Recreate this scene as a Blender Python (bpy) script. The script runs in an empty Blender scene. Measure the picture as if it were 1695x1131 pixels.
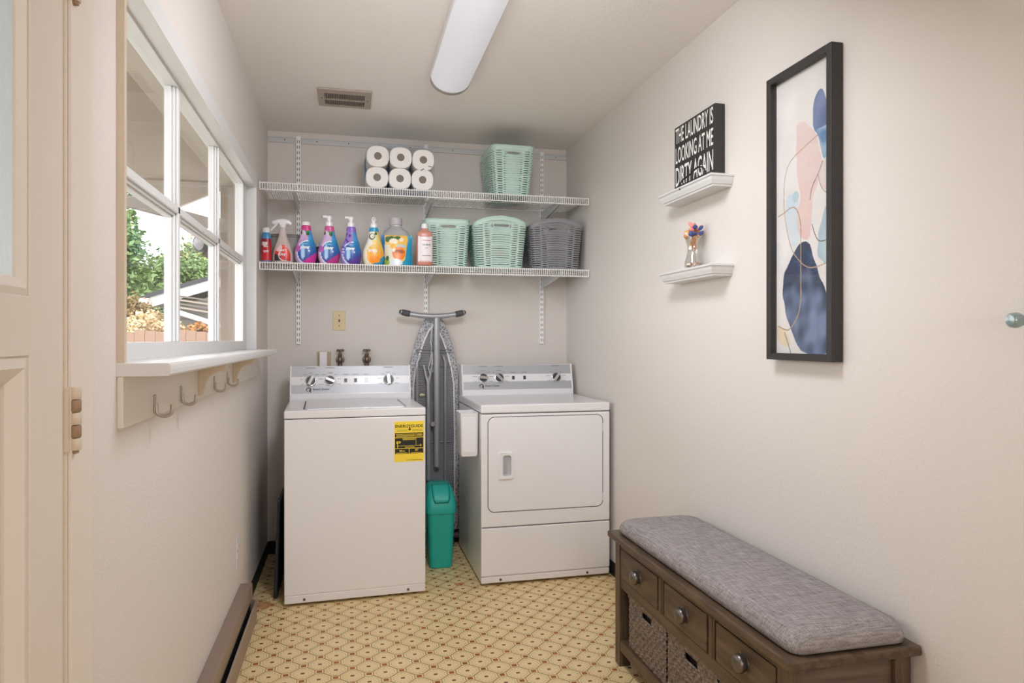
import bpy, bmesh, math, random
import numpy as np
from mathutils import Vector, Matrix
PI = math.pi
random.seed(7)
sc = bpy.context.scene
COL = sc.collection

def lin(c):
    c = c / 255.0
    return c / 12.92 if c <= 0.04045 else ((c + 0.055) / 1.055) ** 2.4
def RGB(r, g, b): return (lin(r), lin(g), lin(b), 1.0)

# ------------------------------------------------------------------ camera
cam = bpy.data.cameras.new('camera'); cam_o = bpy.data.objects.new('camera', cam); COL.objects.link(cam_o)
cam.sensor_width = 36.0; cam.lens = 1132.449 / 1695 * 36.0
cam_o.location = (0.0, -4.163, 1.236); cam_o.rotation_euler = (PI / 2, 0, -0.2343)
cam.shift_y = -3.0 / 1695; cam.clip_start = 0.02
sc.camera = cam_o
# ------------------------------------------------------------------ sky, fill lights, exposure
w = bpy.data.worlds.new('overcast'); sc.world = w; w.use_nodes = True
wn = w.node_tree.nodes; wl = w.node_tree.links; wn.clear()
w_out = wn.new('ShaderNodeOutputWorld'); w_bg = wn.new('ShaderNodeBackground')
w_tc = wn.new('ShaderNodeTexCoord'); w_no = wn.new('ShaderNodeTexNoise'); w_cr = wn.new('ShaderNodeValToRGB')
w_no.inputs['Scale'].default_value = 2.2; w_no.inputs['Detail'].default_value = 5
w_cr.color_ramp.elements[0].position = 0.35; w_cr.color_ramp.elements[0].color = (0.86, 0.89, 0.94, 1)
w_cr.color_ramp.elements[1].position = 0.65; w_cr.color_ramp.elements[1].color = (0.97, 0.98, 1.0, 1)
wl.new(w_tc.outputs['Generated'], w_no.inputs['Vector']); wl.new(w_no.outputs['Fac'], w_cr.inputs['Fac'])
wl.new(w_cr.outputs['Color'], w_bg.inputs['Color']); wl.new(w_bg.outputs[0], w_out.inputs[0])
w_bg.inputs['Strength'].default_value = 5.0

def area(name, loc, rot, sx, sy, energy, color=(1, 1, 1), portal=False):
    l = bpy.data.lights.new(name, 'AREA'); l.shape = 'RECTANGLE'; l.size = sx; l.size_y = sy
    l.energy = energy; l.color = color
    if portal: l.cycles.is_portal = True
    o = bpy.data.objects.new(name, l); COL.objects.link(o); o.location = loc; o.rotation_euler = rot
    return o

area('window_portal', (-0.60, -1.62, 1.6), (0, -PI / 2, 0), 0.85, 2.1, 1, portal=True)
# unseen fill light added overhead, ahead of the camera, tilted towards the back wall
area('added_fill_near', (0.42, -2.45, 2.34), (math.radians(38), 0, 0), 0.35, 0.7, 23, (0.92, 0.93, 1.0))
# two unseen fills added behind the camera: an overhead panel and a round omni
area('added_fill_behind', (0.45, -5.9, 2.40), (0, 0, 0), 1.3, 1.6, 8, (0.92, 0.93, 1.0))
gl = bpy.data.lights.new('added_omni_fill_behind', 'POINT'); gl.energy = 38; gl.shadow_soft_size = 0.25; gl.color = (0.92, 0.93, 1.0)
go = bpy.data.objects.new('added_omni_fill_behind', gl); COL.objects.link(go); go.location = (0.45, -5.6, 1.35)
vs = sc.view_settings
vs.view_transform = 'Standard'; vs.look = 'None'; vs.exposure = 0.18; vs.gamma = 1.0; vs.use_curve_mapping = False
sc.cycles.max_bounces = 10; sc.cycles.diffuse_bounces = 6; sc.cycles.transparent_max_bounces = 16
sc.cycles.caustics_reflective = False; sc.cycles.caustics_refractive = False

# ------------------------------------------------------------------ materials
MATS = {}
def node_mat(name):
    m = bpy.data.materials.new(name); m.use_nodes = True
    n = m.node_tree.nodes; l = m.node_tree.links
    return m, n, l, n['Principled BSDF']
def mat(name, col, rough=0.5, metal=0.0, vary=0.04, vscale=8.0, bump=0.0, bscale=60.0, coat=0.0, stretch=(1, 1, 1), spec=0.5, emit=None, bdist=0.004):
    if name in MATS: return MATS[name]
    m, n, l, p = node_mat(name)
    p.inputs['Roughness'].default_value = rough; p.inputs['Metallic'].default_value = metal
    p.inputs['Coat Weight'].default_value = coat; p.inputs['Specular IOR Level'].default_value = spec
    tc = n.new('ShaderNodeTexCoord'); mp = n.new('ShaderNodeMapping'); mp.inputs['Scale'].default_value = stretch
    l.new(tc.outputs['Object'], mp.inputs['Vector'])
    no = n.new('ShaderNodeTexNoise'); no.inputs['Scale'].default_value = vscale; no.inputs['Detail'].default_value = 4
    l.new(mp.outputs['Vector'], no.inputs['Vector'])
    mx = n.new('ShaderNodeMix'); mx.data_type = 'RGBA'
    lo = tuple(c * (1 - vary) for c in col[:3]) + (1,); hi = tuple(min(1, c * (1 + vary)) for c in col[:3]) + (1,)
    mx.inputs[6].default_value = lo; mx.inputs[7].default_value = hi
    l.new(no.outputs['Fac'], mx.inputs[0]); l.new(mx.outputs[2], p.inputs['Base Color'])
    if bump > 0:
        b2 = n.new('ShaderNodeTexNoise'); b2.inputs['Scale'].default_value = bscale; b2.inputs['Detail'].default_value = 3
        l.new(mp.outputs['Vector'], b2.inputs['Vector'])
        bp = n.new('ShaderNodeBump'); bp.inputs['Strength'].default_value = bump; bp.inputs['Distance'].default_value = bdist
        l.new(b2.outputs['Fac'], bp.inputs['Height']); l.new(bp.outputs['Normal'], p.inputs['Normal'])
    if emit:
        p.inputs['Emission Color'].default_value = emit[0]; p.inputs['Emission Strength'].default_value = emit[1]
    MATS[name] = m
    return m

def print_mat(name, rough=0.3, spec=0.5):
    m, n, l, p = node_mat(name)
    a = n.new('ShaderNodeAttribute'); a.attribute_name = 'print'
    l.new(a.outputs['Color'], p.inputs['Base Color']); p.inputs['Roughness'].default_value = rough
    p.inputs['Specular IOR Level'].default_value = spec
    return m

def glass_mat(name, tint=(1, 1, 1, 1), fac=0.06, rough=0.02):
    m, n, l, p = node_mat(name); n.remove(p)
    t = n.new('ShaderNodeBsdfTransparent'); t.inputs['Color'].default_value = tint
    g = n.new('ShaderNodeBsdfGlossy'); g.inputs['Roughness'].default_value = rough
    lw = n.new('ShaderNodeLayerWeight'); lw.inputs['Blend'].default_value = 0.5
    pw = n.new('ShaderNodeMath'); pw.operation = 'POWER'; pw.inputs[1].default_value = 5.0; l.new(lw.outputs['Facing'], pw.inputs[0])
    ma = n.new('ShaderNodeMath'); ma.operation = 'MULTIPLY_ADD'; ma.inputs[1].default_value = 0.35; ma.inputs[2].default_value = fac * 0.5; l.new(pw.outputs[0], ma.inputs[0])
    mx = n.new('ShaderNodeMixShader')
    l.new(ma.outputs[0], mx.inputs[0]); l.new(t.outputs[0], mx.inputs[1]); l.new(g.outputs[0], mx.inputs[2])
    l.new(mx.outputs[0], n['Material Output'].inputs['Surface'])
    return m

def milky_mat(name, col, clear=0.4, rough=0.25):
    m, n, l, p = node_mat(name)
    p.inputs['Base Color'].default_value = col; p.inputs['Roughness'].default_value = rough
    t = n.new('ShaderNodeBsdfTransparent'); t.inputs['Color'].default_value = (0.96, 0.97, 0.97, 1)
    mx = n.new('ShaderNodeMixShader'); mx.inputs[0].default_value = clear
    l.new(p.outputs[0], mx.inputs[1]); l.new(t.outputs[0], mx.inputs[2])
    l.new(mx.outputs[0], n['Material Output'].inputs['Surface'])
    return m

M_wall = mat('wall_paint', RGB(219, 213, 207), 0.65, vary=0.015, vscale=3, bump=0.38, bscale=110, spec=0.3, bdist=0.003)
M_ceil = mat('ceiling_paint', RGB(238, 235, 232), 0.75, vary=0.015, vscale=3, bump=0.45, bscale=80, spec=0.2, bdist=0.003)
M_trim = mat('trim_paint', RGB(222, 214, 203), 0.42, vary=0.02, bump=0.05, bscale=40)
M_sash = mat('sash_paint', RGB(216, 216, 215), 0.4, vary=0.02, bump=0.04, bscale=40)
M_tanshade = mat('tan_paint_shade', RGB(208, 193, 172), 0.45, vary=0.06, vscale=14, bump=0.08, bscale=40)  # tan paint; on the near jamb and sill brackets it is painted-in shade
M_door = mat('door_paint', RGB(218, 209, 198), 0.42, vary=0.02, bump=0.04, bscale=30)
M_white = mat('white_enamel', RGB(232, 231, 233), 0.28, vary=0.01, coat=0.15)
M_wire = mat('white_wire_coat', RGB(244, 243, 242), 0.35, vary=0.02)
M_track = mat('track_paint', RGB(205, 206, 206), 0.4, vary=0.03)
M_black = mat('black_rubber', RGB(24, 24, 25), 0.6, vary=0.1)
M_blackp = mat('black_frame', RGB(46, 44, 43), 0.45, vary=0.08)
M_slot = mat('slot_shade', RGB(84, 80, 78), 0.7)
M_panel = mat('console_silver', RGB(176, 178, 182), 0.35, vary=0.02, metal=0.15)
M_chrome = mat('chrome', RGB(205, 205, 206), 0.18, metal=0.9, vary=0.03)
M_nickel = mat('satin_nickel', RGB(178, 170, 162), 0.38, metal=0.6, vary=0.04)
M_pewter = mat('pewter', RGB(120, 114, 110), 0.34, metal=0.9, vary=0.06)
M_brass = mat('aged_brass', RGB(122, 106, 94), 0.35, metal=0.8, vary=0.2, vscale=60)
M_dark = mat('dark_plastic', RGB(58, 60, 64), 0.35)
M_ink = mat('black_ink', RGB(24, 24, 26), 0.5)
M_greyink = mat('grey_ink', RGB(120, 122, 128), 0.5)
M_ltink = mat('white_ink', RGB(236, 234, 230), 0.55)
M_ivory = mat('ivory_plate', RGB(214, 196, 152), 0.4, vary=0.03)
M_heater = mat('brown_enamel', RGB(142, 124, 110), 0.35, vary=0.05, metal=0.1)
M_copper = mat('copper_tarnish', RGB(186, 140, 104), 0.4, metal=0.6, vary=0.15, vscale=50)
M_teal = mat('teal_plastic', RGB(32, 176, 162), 0.42, vary=0.03, bump=0.06, bscale=250)
M_mint = mat('mint_plastic', RGB(190, 217, 207), 0.45, vary=0.04)
M_greyb = mat('grey_plastic', RGB(140, 141, 145), 0.45, vary=0.04)
M_cardin = mat('cardboard_core', RGB(128, 120, 112), 0.8, vary=0.15, vscale=40)
M_tissue = mat('tissue_paper', RGB(240, 238, 236), 0.9, vary=0.02, bump=0.2, bscale=140)
M_iron = mat('board_grey_metal', RGB(146, 148, 152), 0.38, metal=0.3, vary=0.04)
M_ironlt = mat('board_tube_metal', RGB(172, 174, 178), 0.3, metal=0.4, vary=0.04)
M_grip = mat('charcoal_grip', RGB(78, 78, 79), 0.6, vary=0.06)
M_cord = mat('white_cord', RGB(240, 240, 242), 0.8, vary=0.06, vscale=80)
M_tan = mat('exterior_tan', RGB(152, 138, 124), 0.7, vary=0.05, vscale=5, bump=0.08)
M_extlt = mat('exterior_cream', RGB(176, 164, 150), 0.7, vary=0.04)
M_extwh = mat('exterior_white', RGB(200, 197, 194), 0.6, vary=0.03)
M_beamw = mat('weathered_beam', RGB(106, 96, 88), 0.75, vary=0.15, vscale=12, stretch=(1, 1, 6))
M_shing = mat('shingle_dark', RGB(62, 62, 66), 0.85, vary=0.2, vscale=30)
M_siding = mat('siding_grey', RGB(128, 121, 114), 0.75, vary=0.04)
M_fence = mat('cedar_fence', RGB(142, 112, 94), 0.8, vary=0.16, vscale=9, stretch=(6, 6, 1))
M_grass = mat('yard_grass', RGB(66, 80, 44), 0.9, vary=0.3, vscale=6, bump=0.3, bscale=60)
M_leaf1 = mat('leaf_green', RGB(112, 136, 78), 0.65, vary=0.35, vscale=3)
M_leaf2 = mat('leaf_olive', RGB(140, 146, 84), 0.65, vary=0.35, vscale=3)
M_leaf3 = mat('leaf_rust', RGB(128, 104, 62), 0.65, vary=0.35, vscale=4)
M_leaf4 = mat('blossom_cream', RGB(206, 182, 142), 0.7, vary=0.12, vscale=6)
M_bark = mat('bark', RGB(98, 82, 66), 0.9, vary=0.2, bump=0.4, bscale=30)
M_glass = glass_mat('window_glass', (0.985, 0.995, 0.99, 1), 0.05)
M_vglass = glass_mat('vase_glass', (0.95, 0.95, 0.94, 1), 0.35)
M_picglass = glass_mat('picture_glass', (0.99, 0.99, 0.99, 1), 0.06)
M_wrap = milky_mat('pack_film', RGB(190, 205, 222), 0.72, 0.15)
M_wrapb = mat('pack_film_blue', RGB(112, 146, 180), 0.3, vary=0.2, vscale=30)
M_jug = milky_mat('milky_jug', RGB(216, 216, 214), 0.28)
M_clear = milky_mat('clear_plastic', RGB(205, 206, 200), 0.62, 0.12)
M_spray = milky_mat('spray_plastic', RGB(228, 210, 206), 0.35, 0.2)
M_print = print_mat('printed_label', 0.28)
M_art = print_mat('art_paper', 0.55, 0.3)

# frosted, daylit door glass
m, n, l, p = node_mat('rain_glass'); n.remove(p)
_tr = n.new('ShaderNodeBsdfTranslucent'); _tr.inputs['Color'].default_value = (0.52, 0.52, 0.51, 1)
_gl = n.new('ShaderNodeBsdfGlossy'); _gl.inputs['Roughness'].default_value = 0.15
_mx = n.new('ShaderNodeMixShader'); _mx.inputs[0].default_value = 0.08
_no = n.new('ShaderNodeTexNoise'); _no.inputs['Scale'].default_value = 22; _no.inputs['Distortion'].default_value = 1.5
_tc = n.new('ShaderNodeTexCoord'); _mp = n.new('ShaderNodeMapping'); _mp.inputs['Scale'].default_value = (1, 2.5, 0.5)
_bp = n.new('ShaderNodeBump'); _bp.inputs['Strength'].default_value = 0.5; _bp.inputs['Distance'].default_value = 0.01
l.new(_tc.outputs['Object'], _mp.inputs[0]); l.new(_mp.outputs[0], _no.inputs['Vector']); l.new(_no.outputs['Fac'], _bp.inputs['Height'])
l.new(_bp.outputs[0], _gl.inputs['Normal']); l.new(_bp.outputs[0], _tr.inputs['Normal'])
l.new(_tr.outputs[0], _mx.inputs[1]); l.new(_gl.outputs[0], _mx.inputs[2]); l.new(_mx.outputs[0], n['Material Output'].inputs['Surface'])
M_rain = m

# stained brown wood, grain along local Y
def wood(name, c1, c2, stretch):
    m, n, l, p = node_mat(name)
    tc = n.new('ShaderNodeTexCoord'); mp = n.new('ShaderNodeMapping'); mp.inputs['Scale'].default_value = stretch
    no = n.new('ShaderNodeTexNoise'); no.inputs['Scale'].default_value = 6; no.inputs['Detail'].default_value = 6; no.inputs['Distortion'].default_value = 0.6
    cr = n.new('ShaderNodeValToRGB'); cr.color_ramp.elements[0].position = 0.32; cr.color_ramp.elements[0].color = c1
    cr.color_ramp.elements[1].position = 0.72; cr.color_ramp.elements[1].color = c2
    l.new(tc.outputs['Object'], mp.inputs[0]); l.new(mp.outputs[0], no.inputs['Vector']); l.new(no.outputs['Fac'], cr.inputs[0])
    l.new(cr.outputs[0], p.inputs['Base Color']); p.inputs['Roughness'].default_value = 0.4
    bp = n.new('ShaderNodeBump'); bp.inputs['Strength'].default_value = 0.08; bp.inputs['Distance'].default_value = 0.002
    l.new(no.outputs['Fac'], bp.inputs['Height']); l.new(bp.outputs[0], p.inputs['Normal'])
    return m
M_wood = wood('walnut_stain', RGB(66, 51, 39), RGB(104, 84, 64), (9, 1.0, 9))
M_woodv = wood('walnut_stain_upright', RGB(68, 53, 41), RGB(104, 86, 67), (9, 9, 1.0))
M_woodx = wood('walnut_stain_cross', RGB(78, 63, 54), RGB(110, 92, 78), (1.0, 9, 9))

# linen fabric: crossed threads
m, n, l, p = node_mat('grey_linen')
_tc = n.new('ShaderNodeTexCoord'); cols = []
for stv in ((260, 14, 200), (14, 260, 60)):
    mp = n.new('ShaderNodeMapping'); mp.inputs['Scale'].default_value = stv
    no = n.new('ShaderNodeTexNoise'); no.inputs['Scale'].default_value = 1.6; no.inputs['Detail'].default_value = 3
    l.new(_tc.outputs['Object'], mp.inputs[0]); l.new(mp.outputs[0], no.inputs['Vector']); cols.append(no)
ad = n.new('ShaderNodeMath'); ad.operation = 'ADD'; l.new(cols[0].outputs['Fac'], ad.inputs[0]); l.new(cols[1].outputs['Fac'], ad.inputs[1])
cr = n.new('ShaderNodeValToRGB'); cr.color_ramp.elements[0].position = 0.36; cr.color_ramp.elements[0].color = RGB(116, 110, 110)
cr.color_ramp.elements[1].position = 0.66; cr.color_ramp.elements[1].color = RGB(176, 170, 170)
hf = n.new('ShaderNodeMath'); hf.operation = 'MULTIPLY'; hf.inputs[1].default_value = 0.5
l.new(ad.outputs[0], hf.inputs[0]); l.new(hf.outputs[0], cr.inputs[0]); l.new(cr.outputs[0], p.inputs['Base Color'])
p.inputs['Roughness'].default_value = 0.9; p.inputs['Specular IOR Level'].default_value = 0.2
bp = n.new('ShaderNodeBump'); bp.inputs['Strength'].default_value = 0.3; bp.inputs['Distance'].default_value = 0.002
l.new(hf.outputs[0], bp.inputs['Height']); l.new(bp.outputs[0], p.inputs['Normal'])
M_linen = m

# ironing board cover: grey and white leafy print
m, n, l, p = node_mat('board_cover_print')
_tc = n.new('ShaderNodeTexCoord'); vo = n.new('ShaderNodeTexVoronoi'); vo.feature = 'DISTANCE_TO_EDGE'; vo.inputs['Scale'].default_value = 55
l.new(_tc.outputs['Object'], vo.inputs['Vector'])
cr = n.new('ShaderNodeValToRGB'); cr.color_ramp.elements[0].position = 0.03; cr.color_ramp.elements[0].color = RGB(205, 205, 208)
cr.color_ramp.elements[1].position = 0.16; cr.color_ramp.elements[1].color = RGB(146, 147, 154)
l.new(vo.outputs['Distance'], cr.inputs[0]); l.new(cr.outputs[0], p.inputs['Base Color']); p.inputs['Roughness'].default_value = 0.85
M_cover = m

# wicker
m, n, l, p = node_mat('wicker_strand')
_tc = n.new('ShaderNodeTexCoord'); no = n.new('ShaderNodeTexNoise'); no.inputs['Scale'].default_value = 90; no.inputs['Detail'].default_value = 3
l.new(_tc.outputs['Object'], no.inputs['Vector'])
cr = n.new('ShaderNodeValToRGB'); cr.color_ramp.elements[0].position = 0.3; cr.color_ramp.elements[0].color = RGB(70, 58, 52)
cr.color_ramp.elements[1].position = 0.75; cr.color_ramp.elements[1].color = RGB(158, 142, 130)
l.new(no.outputs['Fac'], cr.inputs[0]); l.new(cr.outputs[0], p.inputs['Base Color']); p.inputs['Roughness'].default_value = 0.55
M_wicker = m

# vinyl floor: printed octagons with dots (period 0.119 m on the diagonal lattice)
def floor_mat():
    m, n, l, p = node_mat('vinyl_octagons')
    tc = n.new('ShaderNodeTexCoord'); sx = n.new('ShaderNodeSeparateXYZ'); l.new(tc.outputs['Object'], sx.inputs[0])
    def mth(op, a, b=None, c=None):
        nd = n.new('ShaderNodeMath'); nd.operation = op
        for i, v in enumerate((a, b, c)):
            if v is None: continue
            if isinstance(v, (int, float)): nd.inputs[i].default_value = v
            else: l.new(v, nd.inputs[i])
        return nd.outputs[0]
    X = mth('SUBTRACT', sx.outputs['X'], 0.0133); Y = mth('ADD', sx.outputs['Y'], 1.4009)
    L = 0.1195
    P = mth('DIVIDE', mth('ADD', X, Y), L); Q = mth('DIVIDE', mth('SUBTRACT', X, Y), L)
    def cell(v, off):   # signed distance from the nearest lattice point
        f = mth('FRACT', mth('ADD', v, off)); return mth('SUBTRACT', f, 0.5)
    ba, bb = cell(P, 0.5), cell(Q, 0.5)          # around the big dots (integers)
    sa, sb = cell(P, 0.0), cell(Q, 0.0)          # around octagon centres
    A, B = mth('ABSOLUTE', sa), mth('ABSOLUTE', sb)
    octd = mth('MAXIMUM', mth('MAXIMUM', A, B), mth('MULTIPLY', mth('ADD', A, B), 0.66))
    def band(v, c, wd): return mth('LESS_THAN', mth('ABSOLUTE', mth('SUBTRACT', v, c)), wd)
    line1 = band(octd, 0.48, 0.016)
    line2 = band(octd, 0.37, 0.018)
    dash = mth('LESS_THAN', mth('FRACT', mth('MULTIPLY', mth('ARCTAN2', sa, sb), 16 / (2 * PI))), 0.55)
    line2 = mth('MULTIPLY', mth('MULTIPLY', line2, dash), 0.7)
    line3 = mth('MULTIPLY', band(octd, 0.25, 0.012), mth('MULTIPLY', dash, 0.35))
    # room-aligned coordinates around a big dot / an octagon centre
    bx, by = mth('ADD', ba, bb), mth('SUBTRACT', ba, bb)
    cx, cy = mth('ADD', sa, sb), mth('SUBTRACT', sa, sb)
    bigd = mth('MAXIMUM', mth('ABSOLUTE', bx), mth('ABSOLUTE', by))
    big = mth('LESS_THAN', bigd, 0.16)
    ring = mth('MULTIPLY', band(mth('SQRT', mth('ADD', mth('MULTIPLY', bx, bx), mth('MULTIPLY', by, by))), 0.30, 0.022), 0.75)
    sm = mth('LESS_THAN', mth('MAXIMUM', mth('MULTIPLY', mth('ABSOLUTE', cx), 0.9), mth('MULTIPLY', mth('ABSOLUTE', cy), 1.1)), 0.105)
    # colours
    def mix(f, a, b):
        nd = n.new('ShaderNodeMix'); nd.data_type = 'RGBA'
        if isinstance(f, (int, float)): nd.inputs[0].default_value = f
        else: l.new(f, nd.inputs[0])
        for s, v in ((6, a), (7, b)):
            if isinstance(v, tuple): nd.inputs[s].default_value = v
            else: l.new(v, nd.inputs[s])
        return nd.outputs[2]
    no = n.new('ShaderNodeTexNoise'); no.inputs['Scale'].default_value = 2.5; no.inputs['Detail'].default_value = 3; l.new(tc.outputs['Object'], no.inputs['Vector'])
    n2 = n.new('ShaderNodeTexNoise'); n2.inputs['Scale'].default_value = 9; l.new(tc.outputs['Object'], n2.inputs['Vector'])
    base = mix(no.outputs['Fac'], RGB(224, 198, 146), RGB(238, 216, 168))
    dotc = mix(n2.outputs['Fac'], RGB(116, 70, 26), RGB(188, 108, 50))
    c = mix(line3, base, RGB(176, 148, 84)); c = mix(line2, c, RGB(158, 130, 66)); c = mix(ring, c, RGB(168, 142, 80)); c = mix(line1, c, RGB(158, 134, 76))
    c = mix(sm, c, RGB(116, 72, 34)); c = mix(big, c, dotc)
    # rust stains beside the machines
    def stain(px, py, r):
        d = mth('SQRT', mth('ADD', mth('POWER', mth('SUBTRACT', sx.outputs['X'], px), 2), mth('POWER', mth('SUBTRACT', sx.outputs['Y'], py), 2)))
        d = mth('ADD', d, mth('MULTIPLY', mth('SUBTRACT', n3.outputs['Fac'], 0.5), 0.06))
        return mth('MULTIPLY', mth('LESS_THAN', d, r), 0.6)
    n3 = n.new('ShaderNodeTexNoise'); n3.inputs['Scale'].default_value = 30; l.new(tc.outputs['Object'], n3.inputs['Vector'])
    c = mix(stain(0.545, -0.735, 0.022), c, RGB(196, 110, 40)); c = mix(stain(-0.385, -0.80, 0.045), c, RGB(176, 104, 38))
    l.new(c, p.inputs['Base Color']); p.inputs['Roughness'].default_value = 0.42; p.inputs['Specular IOR Level'].default_value = 0.35
    bp = n.new('ShaderNodeBump'); bp.inputs['Strength'].default_value = 0.25; bp.inputs['Distance'].default_value = 0.0015; bp.invert = True
    l.new(octd, bp.inputs['Height'])
    l.new(mth('MAXIMUM', line1, line2), bp.inputs['Height']); l.new(bp.outputs[0], p.inputs['Normal'])
    return m
M_floor = floor_mat()

# ------------------------------------------------------------------ mesh building
def wloc(o):
    v = Vector((0, 0, 0))
    while o is not None:
        v = v + o.location; o = o.parent
    return v
class MB:
    def __init__(s): s.v = []; s.f = []; s.mi = []
    def add(s, vs, fs, mi=0):
        k = len(s.v); s.v += [tuple(a) for a in vs]
        for f in fs: s.f.append(tuple(i + k for i in f)); s.mi.append(mi)
        return s
    def box(s, x0, x1, y0, y1, z0, z1, mi=0):
        v = [(x, y, z) for x in (x0, x1) for y in (y0, y1) for z in (z0, z1)]
        return s.add(v, [(0, 1, 3, 2), (4, 6, 7, 5), (0, 4, 5, 1), (2, 3, 7, 6), (0, 2, 6, 4), (1, 5, 7, 3)], mi)
    def tube(s, pts, r, n=8, mi=0, closed=False, caps=True):
        P = [Vector(p) for p in pts]; N = len(P); vs = []; fs = []
        rs = r if isinstance(r, (list, tuple)) else [r] * N
        up = None
        for i, p in enumerate(P):
            a = P[i - 1] if (i > 0 or closed) else P[i]; b = P[(i + 1) % N] if (i < N - 1 or closed) else P[i]
            t = (b - a).normalized() if (b - a).length > 1e-9 else Vector((0, 0, 1))
            if up is None: up = Vector((0, 0, 1)) if abs(t.z) < 0.9 else Vector((1, 0, 0))
            x = t.cross(up)
            if x.length < 1e-4: x = t.cross(Vector((0, 1, 0)))
            x.normalize(); y = x.cross(t).normalized(); up = y
            for k in range(n):
                an = 2 * PI * k / n; vs.append(p + x * math.cos(an) * rs[i] + y * math.sin(an) * rs[i])
        M = N if closed else N - 1
        for i in range(M):
            for k in range(n):
                a = i * n + k; b = i * n + (k + 1) % n; c = ((i + 1) % N) * n + (k + 1) % n; d = ((i + 1) % N) * n + k
                fs.append((a, b, c, d))
        if caps and not closed: fs.append(tuple(range(n - 1, -1, -1))); fs.append(tuple(range((N - 1) * n, N * n)))
        return s.add(vs, fs, mi)
    def lathe(s, prof, c=(0, 0, 0), n=24, mi=0, axis='z', sq=2.0, ry=1.0):
        vs = []; fs = []
        for r, h in prof:
            for k in range(n):
                a = 2 * PI * k / n; ca, sa = math.cos(a), math.sin(a)
                ca = math.copysign(abs(ca) ** (2 / sq), ca); sa = math.copysign(abs(sa) ** (2 / sq), sa)
                x, y = r * ca, r * sa * ry
                if axis == 'z': q = (x, y, h)
                elif axis == 'y': q = (x, h, -y)
                else: q = (h, x, y)
                vs.append((c[0] + q[0], c[1] + q[1], c[2] + q[2]))
        N = len(prof)
        for i in range(N - 1):
            for k in range(n): fs.append((i * n + k, i * n + (k + 1) % n, (i + 1) * n + (k + 1) % n, (i + 1) * n + k))
        if prof[0][0] > 1e-6: fs.append(tuple(range(n - 1, -1, -1)))
        if prof[-1][0] > 1e-6: fs.append(tuple(range((N - 1) * n, N * n)))
        return s.add(vs, fs, mi)
    def prism(s, poly, axis, a, b, mi=0):
        # poly in the plane of the two other axes (x: (y,z), y: (x,z), z: (x,y))
        def q(p, h): return {'x': (h, p[0], p[1]), 'y': (p[0], h, p[1]), 'z': (p[0], p[1], h)}[axis]
        n = len(poly); vs = [q(p, a) for p in poly] + [q(p, b) for p in poly]
        fs = [tuple(range(n)), tuple(range(2 * n - 1, n - 1, -1))] + [(i, i + n, (i + 1) % n + n, (i + 1) % n) for i in range(n)]
        return s.add(vs, fs, mi)
    def loft(s, rings, mi=0, cap0=True, cap1=True):
        n = len(rings[0]); vs = [p for r in rings for p in r]; fs = []
        for i in range(len(rings) - 1):
            for k in range(n): fs.append((i * n + k, i * n + (k + 1) % n, (i + 1) * n + (k + 1) % n, (i + 1) * n + k))
        if cap0: fs.append(tuple(range(n - 1, -1, -1)))
        if cap1: fs.append(tuple(range((len(rings) - 1) * n, len(rings) * n)))
        return s.add(vs, fs, mi)
    def build(s, name, mats, parent=None, smooth=False, bevel=0, seg=2, world=True, angle=35, fixn=True):
        me = bpy.data.meshes.new(name); off = wloc(parent) if (parent is not None and world) else Vector((0, 0, 0))
        me.from_pydata([(a - off.x, b - off.y, c - off.z) for a, b, c in s.v], [], s.f)
        if not isinstance(mats, (list, tuple)): mats = [mats]
        for m in mats: me.materials.append(m)
        me.polygons.foreach_set('material_index', s.mi)
        if fixn:
            bm = bmesh.new(); bm.from_mesh(me); bmesh.ops.recalc_face_normals(bm, faces=bm.faces); bm.to_mesh(me); bm.free()
        if smooth:
            me.polygons.foreach_set('use_smooth', [True] * len(me.polygons)); me.set_sharp_from_angle(angle=math.radians(angle))
        me.update()
        o = bpy.data.objects.new(name, me); COL.objects.link(o)
        if parent is not None: o.parent = parent
        if bevel:
            b = o.modifiers.new('bevel', 'BEVEL'); b.width = bevel; b.segments = seg; b.limit_method = 'ANGLE'; b.angle_limit = math.radians(40)
            b.harden_normals = False
        return o
def tag(o, label=None, cat=None, group=None, kind=None):
    if label: o['label'] = label
    if cat: o['category'] = cat
    if group: o['group'] = group
    if kind: o['kind'] = kind
    return o
def thing(name, label, cat, loc=(0, 0, 0), rz=0.0, group=None, kind=None):
    o = bpy.data.objects.new(name, None); COL.objects.link(o); o.location = loc; o.rotation_euler = (0, 0, rz)
    o.empty_display_size = 0.05
    return tag(o, label, cat, group, kind)
def struct(o): o['kind'] = 'structure'; return o
def copy_tree(o, parent=None):
    c = o.copy(); COL.objects.link(c); c.parent = parent
    for ch in [k for k in bpy.data.objects if k.parent == o]: copy_tree(ch, c)
    return c
def rrect(cx, cy, wd, ht, r, n=5):
    out = []
    for sx, sy, a0 in ((1, 1, 0), (-1, 1, 90), (-1, -1, 180), (1, -1, 270)):
        for i in range(n + 1):
            a = math.radians(a0 + 90 * i / n)
            out.append((cx + sx * (wd / 2 - r) + r * math.cos(a), cy + sy * (ht / 2 - r) + r * math.sin(a)))
    return out
def sell(t, p):   # superellipse unit point
    c, s_ = math.cos(t), math.sin(t)
    return math.copysign(abs(c) ** (2 / p), c), math.copysign(abs(s_) ** (2 / p), s_)
def paint(o, fn):
    me = o.data; N = len(me.vertices); co = np.empty(N * 3); me.vertices.foreach_get('co', co); co = co.reshape(-1, 3)
    colr = np.clip(np.array(fn(co), dtype=float), 0, 255) / 255.0
    colr = np.where(colr <= 0.04045, colr / 12.92, ((colr + 0.055) / 1.055) ** 2.4)
    a = me.color_attributes.new('print', 'FLOAT_COLOR', 'POINT')
    a.data.foreach_set('color', np.c_[colr, np.ones(N)].ravel())
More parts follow.
